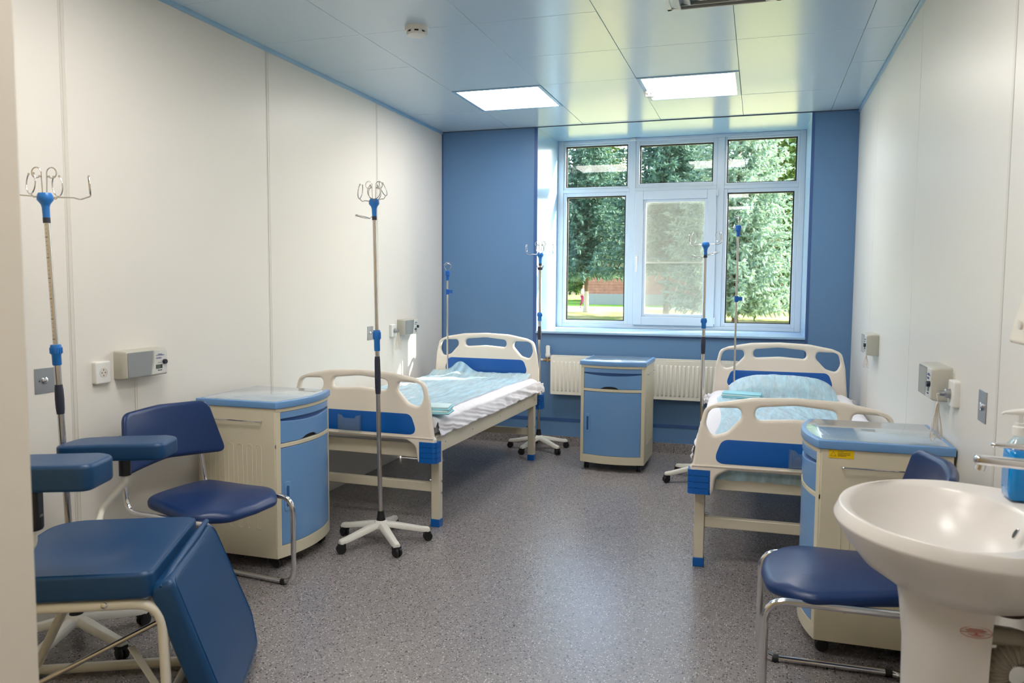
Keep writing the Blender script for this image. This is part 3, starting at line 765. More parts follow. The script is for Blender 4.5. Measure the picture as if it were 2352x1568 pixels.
def make_locker(loc, rz, label):
    t = thing('bedside_locker', loc, rz, label, 'bedside locker', 'bedside lockers')
    slab('top', [curved_top(.008, .258, .232)], .034, .004, M4.Translation((0,0,.838)), Mx['lockblue'], t, 2)
    slab('top_inlay', [curved_top(-.012, .240, .214)], .003, .001, M4.Translation((0,0,.8553)), Mx['locktop'], t, 1)
    fr = MB(); fr.box(-.25,.25,.215,.228,.06,.82)
    fr.box(-.245,.245,-.22,.215,.06,.075)
    arc_prism(fr, -.25, .25, .06, .122, 0, .03); arc_prism(fr, -.25, .25, .622, .642, 0, .03); arc_prism(fr, -.25, .25, .802, .822, 0, .03)
    arc_prism(fr, -.25, -.224, .122, .802, 0, .03, 2); arc_prism(fr, .224, .25, .122, .802, 0, .03, 2)
    fr.build('frame', Mx['cream'], t, 30, .0015)
    for sx in (-1, 1):
        x0, x1 = sorted((sx*.238, sx*.252))
        sp = BX('side_panel', x0, x1, -.228, .228, .06, .822, Mx['cream'], t, .002)
        rg = MB()
        for k in range(6):
            y = -.135+k*.055
            ring = [(sx*.2525, y+.016*cos(a), (.62 if sin(a) > 0 else .22)+.016*sin(a)) for a in [2*PI*i/20+.0001 for i in range(20)]]
            rg.tube(ring, .0013, 5, True)
        rg.build('pressed_ridge', Mx['cream'], sp, 60)
        rod = MB(); rod.tube(path_fillet([(sx*.250,-.155,.756),(sx*.268,-.155,.756),(sx*.268,.165,.756),(sx*.250,.165,.756)], .006, 4), .0032, 8)
        rod.build('towel_rail', Mx['chrome'], t)
    core = MB(); arc_prism(core, -.236, .236, .08, .815, -.014, .2, 10)  # near-black core puts the shade of the door and drawer gaps into colour
    core.build('dark_core', Mx['lockdark'], t, None)
    dr = MB()
    arc_prism(dr, -.222, .222, .644, .755, -.001, .014, 24, zt=lambda x: .757-.014*(1-(x/.222)**2), zb=lambda x: .6445+(.019*sqrt(max(0,1-((x+.012)/.066)**2)) if abs(x+.012) < .066 else 0))
    dr = dr.build('drawer', Mx['lockblue'], t, 30, .0015)
    d2 = MB(); arc_prism(d2, -.222, .222, .762, .800, 0, .014, 16, zb=lambda x: .768)
    d2.build('drawer_lip', Mx['lockblue'], dr, 30, .0015)
    d3 = MB(); arc_prism(d3, -.222, .222, .74, .772, -.012, .01, 16); d3.build('drawer_recess_shade', Mx['lockdeep'], dr, 30)  # deeper blue paints the shading under the drawer lip
    do = MB(); arc_prism(do, -.222, .222, .1245, .6195, -.001, .014, 16); do = do.build('door', Mx['lockblue'], t, 30, .0015)
    yf = -.232-.052*(1-(.188/.257)**2)
    sl_ = atan2(.052*2*.188/.257**2, 1)
    mxh = frame((-.188, yf-.0005, .37), (cos(sl_), -sin(sl_), 0), (0,0,1))
    slab('handle_plate', [fillet([(-.020,-.075,.012),(.020,-.075,.012),(.020,.075,.012),(-.020,.075,.012)],4)], .004, .0015, mxh, Mx['lockblue'], do, 1)
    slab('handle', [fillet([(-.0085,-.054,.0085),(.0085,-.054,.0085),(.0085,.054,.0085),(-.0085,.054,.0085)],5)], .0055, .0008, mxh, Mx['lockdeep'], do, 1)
    for sx in (-1, 1):
        for y in (-.2, .18):
            c = MB(); x = sx*.205
            for s in (-1, 1): c.lathe([(.0,-.007),(.022,-.007),(.026,-.003),(.026,.003),(.022,.007),(.0,.007)], 18, M4.Translation((x+s*.010, y, .026)) @ M4.Rotation(PI/2, 4, 'Y'))
            c.box(x-.015, x+.015, y-.012, y+.018, .036, .060); c.build('caster', Mx['black'], t, 35)
    return t
make_locker((-2.500, 3.568, 0), PI/2, 'blue and cream bedside locker against the left wall, behind the blue chair')
lkR = make_locker((.478, 3.462, 0), -PI/2, 'blue and cream bedside locker at the right wall behind the wash basin')
lkW = make_locker((-1.052, 6.20, 0), -.012, 'blue and cream bedside locker in front of the radiator under the window')
# yellow warning labels on lockers (right-hand side of each)
def warn_label(par, y0, y1, z0, z1, letters=True):
    o = BX('warning_label', .2522, .2530, y0, y1, z0, z1, Mx['yellow'], par)
    if letters:
        mm = frame((.2534, y0+.016, (z0+z1)/2), (0,1,0), (0,0,1))
        tri = MB(); P = [(-.010,-.008,0),(.010,-.008,0),(0,.010,0)]
        tri.tube([mm @ V(p) for p in P], .0008, 4, True); tri.build('warning_sign', Mx['black'], o, None)
        lines = MB()
        for k in range(4):
            zz = .009-k*.0055; wd = (.02, .045, .045, .03)[k]
            lines.box(.016, .016+wd, zz-.0006, zz+.0006, 0, .0003, mm)
        lines.build('small_print', Mx['black'], o, None)
# local +X side faces the camera on the right locker
warn_label(lkR, -.203, -.113, .788, .822)
warn_label(lkW, -.215, -.185, .806, .822, False)

# ------------------------------------------------------------------ visitor chairs (front faces local +X)
def make_chair(loc, rz, label):
    t = thing('visitor_chair', loc, rz, label, 'chair', 'blue visitor chairs with chrome frames')
    ol = fillet([(-.22,-.19,.09),(.14,-.265,.10),(.255,-.15,.12),(.27,0,.2),(.255,.15,.12),(.14,.265,.10),(-.22,.19,.09)], 7)
    def sf(c):
        x, y = c.x, c.y; r = min(1, max(abs(x)/.27, abs(y)/.26))
        z = c.z*(1.15-.55*r*r) - .030*max(0, (x-.08)/.19)**2 - .014*(y/.25)**2 + .008*max(0, -x/.22)
        return V((x, y, z))
    slab('seat', [ol], .062, .027, M4.Translation((0,0,.461)), Mx['vinyl2'], t, 5, sf, 60, 12)
    bo = fillet([(-.300,-.145,.03),(-.245,.125,.06),(0,.140,.3),(.245,.125,.06),(.300,-.145,.03),(0,-.115,.3)], 7)
    def bf(c): return V((c.x, c.y, c.z*(1.1-.4*(c.x/.27)**2) + .055*(c.x/.27)**2))
    mx = frame((-.285,0,.735), (0,1,0), (-.17,0,1))
    slab('backrest', [bo], .040, .018, mx, Mx['vinyl2'], t, 5, bf, 60, 12)
    for s in (-1, 1):
        y = .245*s
        pts = [(-.318,y*.92,.76),(-.285,y*.92,.60),(-.262,y*.95,.49),(-.19,y*.98,.425),(.0,y,.425),(.235,y,.43),(.262,y,.40),(.262,y,.012+.012),(.235,y,.014),(-.23,y,.014)]
        fr = MB(); fr.tube(path_fillet([pts[0],pts[1],(-.262,y*.95,.425),(.262,y,.432),(.262,y,.014),(-.24,y,.014),(-.26,0,.014)], [0,.05,.07,.075,.075,.05,0], 7), .0125, 12)
        fr.build('frame_tube', Mx['chrome'], t, 60)
        for x in (.20, -.20):
            MB().lathe([(.0155,-.012),(.0155,.012)], 10, M4.Translation((x,y,.0135)) @ M4.Rotation(PI/2, 4, 'Y')).build('glide', Mx['black'], t)
    MB().cyl((.02,-.245,.425), (.02,.245,.425), .010).build('crossbar', Mx['chrome'], t)
    return t
make_chair((-2.365, 2.955, 0), R_(-6), 'blue visitor chair at the left wall, in front of the bedside locker')
make_chair((.305, 2.862, 0), R_(181), 'blue visitor chair at the right, partly hidden by the wash basin')

# ------------------------------------------------------------------ treatment chair, foreground left (front faces local +X)
tc_ = thing('treatment_chair', (-1.888, 2.17, 0), atan2(.441, .897), 'large blue padded treatment chair with armrests and leg rest, bottom left foreground', 'treatment chair')
def dent(c):
    x, y = c.x, c.y
    d = .010*math.exp(-((x+.25)**2+(y+.02)**2)/.02) + .006*math.exp(-((x+.19)**2/.002+(y+.04)**2/.01))
    return V((x, y, c.z + (-d if c.z > 0 else 0)))
slab('seat_pad', [fillet([(0,-.285,.035),(0,.325,.05),(-.50,.325,.13),(-.52,-.275,.08)],7)], .082, .013, M4.Translation((0,0,.511)), Mx['vinyl'], tc_, 4, dent, 50, 16)
pip = MB(); pip.tube([V((p.x*.972-.006,p.y*.965,.5508)) for p in fillet([(0,-.285,.035),(0,.325,.05),(-.50,.325,.13),(-.52,-.275,.08)],7)], .0022, 5, True)
pip.build('piping', Mx['vinyl'], tc_, 60)
# backrest (behind the door jamb)
slab('back_pad', [fillet([(-.27,0,.06),(.27,0,.06),(.25,.68,.10),(-.25,.68,.10)],7)], .08, .013, frame((-.585,0,.50), (0,-1,0), (-.42,0,.91)), Mx['vinyl'], tc_, 4)
# leg rest
lr = frame((.052,0,.522), (0,1,0), (.335,0,-.942))
ol = fillet([(-.268,0,.03),(.325,-.01,.06),(.358,.40,.08),(.27,.505,.08),(-.19,.505,.08),(-.268,.40,.08)],7)
lp = slab('leg_rest', [ol], .080, .020, lr @ M4.Translation((0,0,.036)), Mx['vinyl'], tc_, 4)
pp = MB(); pp.tube([lr @ V((p.x*.93+.002, p.y*.965+.010, .0-.0044)) for p in ol], .002, 5, True)
pp.build('piping', Mx['vinyl'], lp, 60)
fl_ = MB(); fl_.tube([(.022,-.265,.500),(.030,-.15,.520),(.034,.1,.530),(.034,.30,.536)], [.005,.011,.013,.010], 10)
fl_.build('flap', Mx['vinyl'], tc_, 60)
# armrests
def arm(v0, z, u0, u1, name='armrest', rz=0):
    ol = fillet([(u0,-.075,.06),(u1-.02,-.098,.045),(u1,.06,.045),(u1-.05,.098,.05),(u0+.05,.098,.06)],6); th = .080 if v0 < 0 else .066
    def af(c): return V((c.x, c.y, c.z*(1-.25*max(0,(u0+.25-c.x)/.25)**2)))
    mx = M4.Translation((0,v0,z)) @ M4.Rotation(rz, 4, 'Z')
    return slab(name, [ol], th, .014, mx, Mx['vinyl'], tc_, 4, af, 50, 6)
arm(.440, .797, -.545, -.11)
arm(-.262, .870, -.62, -.12)
MB().cyl((-.285,.40,.70), (-.285,.40,.78), .022).build('arm_clamp', Mx['black'], tc_)
ac = MB(); ac.box(-.365,-.315,-.285,-.235,.70,.845); ac.cyl((-.34,-.26,.695), (-.34,-.26,.745), .03, .03); ac.build('arm_clamp', Mx['black'], tc_, 40, .008)
for s, x0, z1, y0, ytop in ((1, -.285, .72, .32, .40), (-1, -.34, .70, -.31, -.262)):
    MB().tube(path_fillet([(x0, ytop, z1),(x0, ytop, z1-.05),(x0-.085, (y0+ytop)/2+.03*s, z1-.15),(x0-.085, y0, .50),(x0-.085, y0, .42)], .04, 6), .0125, 12).build('arm_support', Mx['whitemetal'], tc_, 60)
# base frame
for s in (-1, 1):
    y = .245*s-.012
    fr = MB(); fr.tube(path_fillet([(-.50,y,.448),(.022,y,.448),(.034,y,.03)], .085, 8), .0165, 12)
    fr.tube(path_fillet([(-.36,y,.448),(-.56,y,.03)], .08, 8), .0165, 12)
    fr.tube([(.08,y,.022),(-.62,y,.022)], .018, 10)
    fr.build('frame_tube', Mx['whitemetal'], tc_, 60)
    MB().lathe([(.010,0),(.010,.006),(.006,.009),(.0,.009)], 10, M4.Translation((-.14,y-.014 if s<0 else y+.014,.452)) @ M4.Rotation(PI/2*(1 if s<0 else -1), 4, 'X')).build('bolt', Mx['chrome'], tc_)
for xx in (-.02, -.56): MB().tube([(xx,-.25,.03),(xx,.24,.03)], .014, 10).build('crossbar', Mx['whitemetal'], tc_, 60)
MB().cyl((-.48,-.10,.10), (-.03,-.02,.30), .009).build('gas_strut', Mx['steel'], tc_)
MB().cyl((-.03,-.02,.30), (.06,0,.33), .006).build('strut_rod', Mx['chrome'], tc_)
q = frame((-.10,-.10,.20), (.62,-.55,-.56), (.5,.8,0)); MB().box(-.05,.22,-.012,.012,-.002,.002,q).build('link_bar', Mx['whitemetal'], tc_, None)

# ------------------------------------------------------------------ wash basin
BXC, BYC, BZ = .46, 2.125, .90
wbn = thing('wash_basin', (XR-.0015, BYC, BZ), 0, 'white ceramic pedestal wash basin at the right wall in the foreground', 'wash basin')
# rim outline in local coordinates: x from -0.515 (front) to 0 (wall)
def rim_pt(a, k=1.0):
    """half-oval rim: a in [0,2pi)"""
    cx_, rx, ry = -.20, .315, .345
    x = cx_ + rx*cos(a)*k; y = ry*sin(a)*k
    if x > 0: x = 0
    if cos(a) > 0:
        f = min(1, cos(a)*1.25); y = (.345*k)*(1 if sin(a) > 0 else -1)*(abs(sin(a))**.55)*(1-.16*f) if abs(sin(a)) > 1e-6 else 0
    return x, y
NA = 96
def ringpts(fn, z): return [(*fn(2*PI*i/NA), z) for i in range(NA)]
rings = []
# underside up to rim
def sc(kx, ky, cxs=-.20):
    def f(a):
        x, y = rim_pt(a); return (cxs+(x-cxs)*kx, y*ky)
    return f
rings.append(ringpts(sc(.20,.16), -.215)); rings.append(ringpts(sc(.34,.30), -.205)); rings.append(ringpts(sc(.58,.56), -.178)); rings.append(ringpts(sc(.78,.72), -.135))
rings.append(ringpts(sc(.90,.87), -.088)); rings.append(ringpts(sc(.968,.962), -.052)); rings.append(ringpts(sc(.996,.996), -.036)); rings.append(ringpts(sc(1,1), -.032)); rings.append(ringpts(sc(.998,.998), -.028)); rings.append(ringpts(sc(.962,.968), -.003)); rings.append(ringpts(sc(.955,.962), 0)); rings.append(ringpts(sc(.946,.954), -.001))
# inner bowl
def bowl(k):
    def f(a):
        x, y = -.275+.205*cos(a)*k, .306*sin(a)*k
        return (x, y)
    return f
rings.append(ringpts(lambda a: (bowl(1.0)(a)), -.004)); rings.append(ringpts(bowl(.965), -.014)); rings.append(ringpts(bowl(.90), -.045)); rings.append(ringpts(bowl(.80), -.085))
rings.append(ringpts(bowl(.64), -.122)); rings.append(ringpts(bowl(.44), -.148)); rings.append(ringpts(bowl(.22), -.160)); rings.append(ringpts(bowl(.07), -.163))
vs = [p for r in rings for p in r]; fs = []
for j in range(len(rings)-1):
    for i in range(NA): fs.append((j*NA+i, j*NA+(i+1)%NA, (j+1)*NA+(i+1)%NA, (j+1)*NA+i))
fs.append(tuple(range(NA-1,-1,-1))); fs.append(tuple((len(rings)-1)*NA+i for i in range(NA)))
bs_ = MB().add(vs, fs).build('basin', Mx['ceramic'], wbn, 180)
# pedestal: open-backed column
po_ = []
for i in range(13): a = PI/2+PI*i/12; po_.append((.105*cos(a)*1.0, .125*sin(a)))
outer = [(.065, .125)] + po_ + [(.065, -.125)]
inner = [(.065, -.108)] + [(x*.87, y*.87) for x, y in reversed(po_)] + [(.065, .108)]
ring = outer+inner; nr = len(ring); vs = []; fs = []
for k, (z, s) in enumerate([(-BZ, 1.06), (-BZ+.02, 1.06), (-BZ+.06, .99), (-.52, .93), (-.34, .95), (-.24, 1.05), (-.135, 1.22)]):
    for x, y in ring: vs.append((-.245+x*s if x < .06 else -.245+x, y*s, z))
for k in range(6):
    for i in range(nr): fs.append((k*nr+i, k*nr+(i+1)%nr, (k+1)*nr+(i+1)%nr, (k+1)*nr+i))
no = len(outer)
for i in range(no-1): fs.append((i, i+1, nr-2-i, nr-1-i))
MB().add(vs, fs).build('pedestal', Mx['ceramic'], wbn, 50)
# red oval stamp on the near side of the pedestal
stp = MB(); C_ = V((-.214, -.1325, -.245))
for kk in (1.0,): stp.tube([C_+V((.033*cos(a)*kk, .0, .0135*sin(a)*kk)) for a in [2*PI*i/28 for i in range(28)]], .0006, 4, True)
stp.box(C_.x-.032, C_.x+.032, C_.y-.0004, C_.y+.0004, C_.z-.0015, C_.z-.0008)
for (a_, b_, zz) in ((-.016,.014,.0075),(-.022,.022,.0045),(-.020,.018,.0018),(-.016,.016,-.006),(-.010,.010,-.009)): stp.box(C_.x+a_, C_.x+b_, C_.y-.0003, C_.y+.0003, C_.z+zz-.0007, C_.z+zz+.0005)
stp.lathe([(.0,-.0005),(.003,-.0005),(.003,.0005),(.0,.0005)], 10, M4.Translation(C_+V((0,0,-.004))) @ M4.Rotation(PI/2, 4, 'X'))
stp.build('maker_stamp', Mx['redink'], wbn, None)
# overflow ring on the bowl wall towards the tap
ovm = frame((-.112, -.012, -.040), (0,1,0), (.40,0,.9))
ov = MB(); ov.tube([ovm @ V((.0085*cos(a), .0125*sin(a), 0)) for a in [2*PI*i/20 for i in range(20)]], .0022, 6, True); ov.build('overflow_ring', Mx['chrome'], wbn)
MB().lathe([(.0,0),(.009,0),(.009,.001),(.0,.001)], 14, ovm @ M4.Scale(1.3, 4, (0,1,0)) @ M4.Translation((0,0,-.0025))).build('overflow_hole', Mx['black'], wbn)
MB().lathe([(.0,0),(.03,0),(.032,.003),(.0,.005)], 20, M4.Translation((-.275,0,-.163))).build('drain', Mx['chrome'], wbn)
# waste fittings behind the pedestal
MB().tube(path_fillet([(-.21,0,-.23),(-.21,0,-.295),(-.11,-.01,-.295),(-.04,-.01,-.31)], .04, 6), .024, 14).build('waste_elbow', Mx['hose'], wbn, 60)
MB().lathe([(.036,0),(.036,.022),(.030,.024),(.030,.0)], 24, M4.Translation((-.115,.0,-.240))).build('waste_nut', Mx['darkrubber'], wbn)
hs = MB(); pts = []; rad_ = []
for i in range(150):
    a = R_(150)+i/149*R_(400); rr2 = .055
    pts.append((-.093+rr2*cos(a)*.9, -.01-.012*i/149, -.385+rr2*sin(a))); rad_.append(.026+.0035*(1 if i % 4 < 2 else 0))
hs.tube(pts, rad_, 14); hs.build('drain_hose', Mx['hose'], wbn, 30)

# tap
tap = thing('basin_tap', (.652, BYC, BZ-.001), 0, 'chrome lever tap on the wash basin, in front of the soap bottle', 'tap')
MB().lathe([(.026,0),(.026,.006),(.022,.012),(.021,.13),(.024,.155),(.0,.165)], 24).build('body', Mx['chrome'], tap, 50)
sp_ = slab('spout', [fillet([(-.150,-.016,.010),(-.150,.016,.010),(0,.022,.01),(0,-.022,.01)],4)], .022, .007, frame((.008,0,.126), (1,0,-.05), (0,1,0)), Mx['chrome'], tap, 4)
MB().cyl((-.126,0,.126), (-.130,0,.108), .0115, n=14).build('aerator', Mx['chrome'], tap)
slab('lever', [fillet([(-.118,-.010,.008),(-.118,.010,.008),(.012,.018,.01),(.012,-.018,.01)],4)], .010, .004, frame((.010,0,.168), (1,0,-.03), (0,1,0)), Mx['chrome'], tap, 3)

# soap bottle
sb = thing('soap_bottle', (.655, 2.305, BZ+.0005), 0, 'pump bottle of bright blue liquid soap on the wash basin', 'soap bottle')
def sq_ring(hx, hy, r, z, n=6): return [(p.x, p.y, z) for p in fillet([(hx,hy,r),(-hx,hy,r),(-hx,-hy,r),(hx,-hy,r)], n)]
def stack(name, secs, m_, par):
    vs = []; fs = []
    for hx, hy, r, z in secs: vs += sq_ring(hx, hy, r, z)
    n_ = len(vs)//len(secs)
    for j in range(len(secs)-1):
        for i in range(n_): fs.append((j*n_+i, j*n_+(i+1)%n_, (j+1)*n_+(i+1)%n_, (j+1)*n_+i))
    fs += [tuple(range(n_-1,-1,-1)), tuple((len(secs)-1)*n_+i for i in range(n_))]
    return MB().add(vs, fs).build(name, Mx[m_], par, 60)
stack('liquid', [(.022,.030,.018,.0),(.028,.039,.016,.006),(.029,.041,.016,.03),(.029,.041,.016,.10),(.028,.039,.016,.128),(.026,.036,.016,.131)], 'soap', sb)
stack('shoulder', [(.026,.036,.016,.131),(.024,.030,.014,.141),(.016,.018,.012,.155),(.013,.013,.012,.163),(.013,.013,.012,.172)], 'acrylic', sb)
MB().lathe([(.0,.166),(.0185,.166),(.0185,.188),(.014,.191),(.014,.198),(.0,.199)], 20).build('collar', Mx['white'], sb, 40)
pm = MB(); pm.cyl((0,0,.197), (0,0,.222), .0055); pm.tube([(.010,0,.226),(-.01,0,.226),(-.036,.004,.223),(-.042,.004,.219)], [.010,.0085,.0042,.0036], 10)
pm.build('pump_head', Mx['white'], sb, 50)
BX('label_band', -.0295, -.0292, -.028, .028, .03, .085, Mx['lockblue'], sb)

# elbow dispenser on the right wall above the basin
dsp = thing('soap_dispenser', (XR, 2.17, 1.308), 0, 'pale wall-mounted soap dispenser at the right edge above the wash basin', 'dispenser')
slab('housing', [fillet([(-.108,0,.01),(-.096,.06,.05),(-.070,.150,.06),(-.02,.178,.03),(0,.178,.002),(0,0,.002)],7)], .22, .012, frame((0,0,0), (1,0,0), (0,0,1)) , Mx['jambtrim'], dsp, 3)
MB().lathe([(.012,0),(.012,.006),(.0,.007)], 12, M4.Translation((-.108,0,.05)) @ M4.Rotation(-PI/2, 4, 'Y')).build('button', Mx['walljoint'], dsp)

# ------------------------------------------------------------------ wall fittings
def make_radio(loc, rz, label, louvre=False):
    """three-programme wall receiver; local: width along X, front faces -Y, back on wall at y=0"""
    t = thing('wall_radio', loc, rz, label, 'wall radio', 'grey wall radios beside the sockets')
    W, D, Hh = .268, .070, .132
    vs = []; fs = []
    secs = [(0,.0,.0),(-.04,.001,.0),(-.063,.005,.0),(-.069,.011,.004)]
    for y, ins, q in secs:
        x0, x1, z0, z1 = -W/2+ins*.6, W/2-ins*.6, -Hh/2+ins*.6, Hh/2-ins*.8
        vs += [(p.x, y, p.y) for p in fillet([(x0,z0,.007),(x1,z0,.007),(x1,z1,.010),(x0,z1,.010)],3)]
    n_ = len(vs)//len(secs)
    for j in range(len(secs)-1):
        for i in range(n_): fs.append((j*n_+i, j*n_+(i+1)%n_, (j+1)*n_+(i+1)%n_, (j+1)*n_+i))
    fs += [tuple(range(n_)), tuple((len(secs)-1)*n_+i for i in range(n_))]
    MB().add(vs, fs).build('housing', Mx['radgrey'], t, 35)
    mm = frame((0,-.070,0), (1,0,0), (0,0,1))
    gr = slab('grille', [fillet([(-.122,-.058,.006),(-.122,.057,.006),(.036,.057,.004),(.034,.02,.1),(.018,-.058,.004)],4)], .004, .0015, mm, Mx['grille'], t, 2)
    ls = MB()
    for k in range(27 if louvre else 0): z = -.052+k*.0039; ls.box(-.108, (.03 if z > 0 else .017), -.0728, -.0718, z-.0007, z+.0007)
    if louvre: tag(ls.build('louvre', Mx['radgrey'], gr, None), kind='stuff')
    face = slab('control_panel', [fillet([(.022,-.057,.003),(.040,.0,.08),(.041,.057,.004),(.124,.057,.006),(.125,-.057,.006)],4)], .004, .001, mm, Mx['radface'], t, 1)
    MB().lathe([(.0115,0),(.0115,.011),(.010,.013),(.0,.013)], 20, M4.Translation((.105,-.072,-.001)) @ M4.Rotation(PI/2, 4, 'X')).build('knob', Mx['knob'], t, 40)
    BX('display', .050, .092, -.0728, -.0715, -.032, -.013, Mx['knob'], t); BX('display_glass', .053, .080, -.0733, -.0722, -.030, -.015, Mx['lcd'], t)
    for k in range(3): MB().lathe([(.0028,0),(.0028,.002),(.0,.002)], 10, M4.Translation((.066+k*.0095,-.072,-.040)) @ M4.Rotation(PI/2, 4, 'X')).build('button', Mx['knob'], t)
    for s, sz, z, mt, x in (('НЕЙВА', .0105, .018, 'ink', .070), ('ПРИЁМНИК', .0052, .036, 'ink', .078), ('ТРЁХПРОГРАММНЫЙ', .0052, .031, 'ink', .078), ('ГРОМКОСТЬ', .004, -.004, 'inkgrey', .074)):
        me = text_mesh(s, sz, .0003); me.transform(frame((x,-.0724,z), (1,0,0), (0,0,1))); link('lettering', me, Mx[mt], face)
    return t
def wire(name, pts, r, m_, par=None):
    return MB().tube(pts, r, 6).build(name, Mx[m_], par, 60)
def bundle(par, top, h, n=5, w=.02, sx=(0,1,0)):
    """a looped bundle of thin flex hanging below top"""
    sx = V(sx); b = MB(); top = V(top); w = w*1.5
    for k in range(n):
        ph = (k-(n-1)/2)/n; pts = []
        for i in range(25):
            a = 2*PI*i/24; z = -h/2+h/2*cos(a)*(1-.06*abs(ph)*2)
            wv = w*(.35+.65*abs(-z/h-.28)/.72)
            pts.append(top + sx*(wv*.5*sin(a)*(.5+.5*((k*37)%5)/4)+ph*w*1.3*(-z/h)) + V((.010*ph,.0,z*(1-.14*((k*29)%4)/3))))
        b.tube(pts, .0016, 5, True)
    return b.build('flex', Mx['cord'], par, 60)
# left wall: width runs along +Y, front faces +X -> rotate +90
r1 = make_radio((XL, 2.992, 1.064), PI/2, 'grey wall radio on the left wall above the blue visitor chair')
wire('cable', [(.0,-.006,-.058),(.0,-.004,-.2),(.001,-.004,-.5)], .0014, 'cord', r1); wire('cable', [(-.012,-.006,-.058),(-.012,-.004,-.2),(-.012,-.004,-.5)], .0014, 'cord', r1)
r2 = make_radio((XL, 5.945, 1.085), PI/2, 'grey wall radio on the left wall near the window, beside a socket')
wire('cable', [(-.05,-.03,-.064),(-.06,-.02,-.09),(-.09,-.01,-.125),(-.13,-.01,-.145)], .0014, 'cord', r2)
r3 = make_radio((XR, 3.475, 1.072), -PI/2, 'grey wall radio with a ribbed grille on the right wall above the locker', True)
r4 = make_radio((XR, 5.40, 1.082), -PI/2, 'grey wall radio on the right wall by the head of the bed', True)
wire('cable', [(-.03,-.05,-.064),(-.028,-.05,-.07),(-.024,-.045,-.055)], .0012, 'cord', r4)
bundle(r4, (.06,-.060,-.066), .085, 3, .024, (.5,-.8,0))

def make_socket(loc, rz, label, plug=False):
    t = thing('wall_socket', loc, rz, label, 'socket', 'white wall sockets')
    mm = frame((0,-.006,0), (1,0,0), (0,0,1))
    slab('plate', [fillet([(-.043,-.050,.009),(.043,-.050,.009),(.043,.050,.009),(-.043,.050,.009)],5)], .034, .006, mm, Mx['white'], t, 3)
    q = M4.Translation((0,-.0232,0)) @ M4.Rotation(PI/2, 4, 'X')
    MB().lathe([(.0215,0),(.0215,.0012),(.019,.0012),(.019,-.001)], 24, q).build('socket_ring', Mx['walljoint'], t)
    if not plug:
        h = MB()
        for s in (-1, 1): h.lathe([(.0028,0),(.0028,.0006),(.0,.0006)], 8, M4.Translation((s*.0095,-.0236,0)) @ M4.Rotation(PI/2, 4, 'X'))
        h.box(-.0015,.0015,-.0242,-.0236,-.016,-.009); h.box(-.0015,.0015,-.0242,-.0236,.009,.016)
        h.build('socket_hole', Mx['black'], t, None)
    else:
        p = MB(); p.lathe([(.0175,0),(.0175,.016),(.014,.019),(.011,.020),(.010,.036),(.0,.037)], 16, q); p.build('plug', Mx['brushed'], t, 40)
    return t
make_socket((XL, 2.777, 1.040), PI/2, 'white wall socket on the left wall, between steel plate and near radio')
s2 = make_socket((XL, 5.716, 1.064), PI/2, 'white wall socket with a plug on the left wall near the window', True)
bundle(s2, (.01,-.05,-.01), .15, 5, .026, (.6,-.8,0)); wire('cable', [(0,-.055,0),(.008,-.06,-.01),(.01,-.05,-.02)], .0016, 'cord', s2)
s3 = make_socket((XR, 3.262, 1.050), -PI/2, 'white wall socket with a plug on the right wall beside the radio', True)
s3b = bundle(s3, (-.012,-.062,-.035), .15, 6, .034, (.5,-.8,0)); wire('cable', [(0,-.055,0),(-.012,-.065,-.004),(-.014,-.06,-.036)], .0018, 'cord', s3)

def make_plate(loc, rz, label):
    t = thing('call_plate', loc, rz, label, 'wall plate', 'brushed steel call plates')
    BX('plate', -.047, .047, -.003, 0, -.052, .052, Mx['brushed'], t, .001)
    q = M4.Translation((0,-.003,0)) @ M4.Rotation(PI/2, 4, 'X')
    MB().lathe([(.014,0),(.014,.004),(.011,.006),(.0,.006)], 20, q).build('button', Mx['chrome'], t, 40)
    MB().lathe([(.003,0),(.003,.0015),(.0,.0015)], 8, M4.Translation((-.026,-.003,0)) @ M4.Rotation(PI/2, 4, 'X')).build('screw', Mx['black'], t)
    return t
make_plate((XL, 2.492, 1.037), PI/2, 'brushed steel plate with a round button, left wall behind the nearest stand')
make_plate((XL, 5.345, 1.065), PI/2, 'brushed steel plate with a round button, left wall beyond the bed')
make_plate((XR, 2.910, 1.055), -PI/2, 'brushed steel plate with a round button on the right wall above the basin')

# smoke detectors, vent
def smoke(loc, r, label):
    t = thing('smoke_detector', loc, 0, label, 'smoke detector', 'round white smoke detectors')
    MB().lathe([(r,0),(r,-.014),(r*.96,-.022),(r*.86,-.024),(.0,-.024)], 28).build('base', Mx['white'], t, 40)
    MB().lathe([(r*.80,-.022),(r*.80,-.034),(.0,-.034)], 24).build('sensor_slot', Mx['black'], t, 40)
    for k in range(8):
        a = 2*PI*k/8; MB().box(r*.70,r*.86,-.009,.009,-.036,-.022, M4.Rotation(a,4,'Z')).build('rib', Mx['white'], t)
    MB().lathe([(r*.86,-.034),(r*.80,-.044),(r*.4,-.050),(.0,-.051)], 28).build('cap', Mx['white'], t, 50)
smoke((-1.80, 3.985, ZC), .064, 'white smoke detector on the ceiling left of the light panels, the nearer one')
smoke((-.782, 5.735, ZC), .040, 'smaller white smoke detector on the ceiling between right light panel and window')
vt = thing('air_diffuser', (-.205, 3.83, ZC), 0, 'square white air diffuser in the ceiling, cut by the top edge', 'air vent')
f = MB(); a = .27
f.box(-a,a,-a,-a+.02,-.005,.002).box(-a,a,a-.02,a,-.005,.002).box(-a,-a+.02,-a,a,-.005,.002).box(a-.02,a,-a,a,-.005,.002)
f.build('flange', Mx['white'], vt, None)
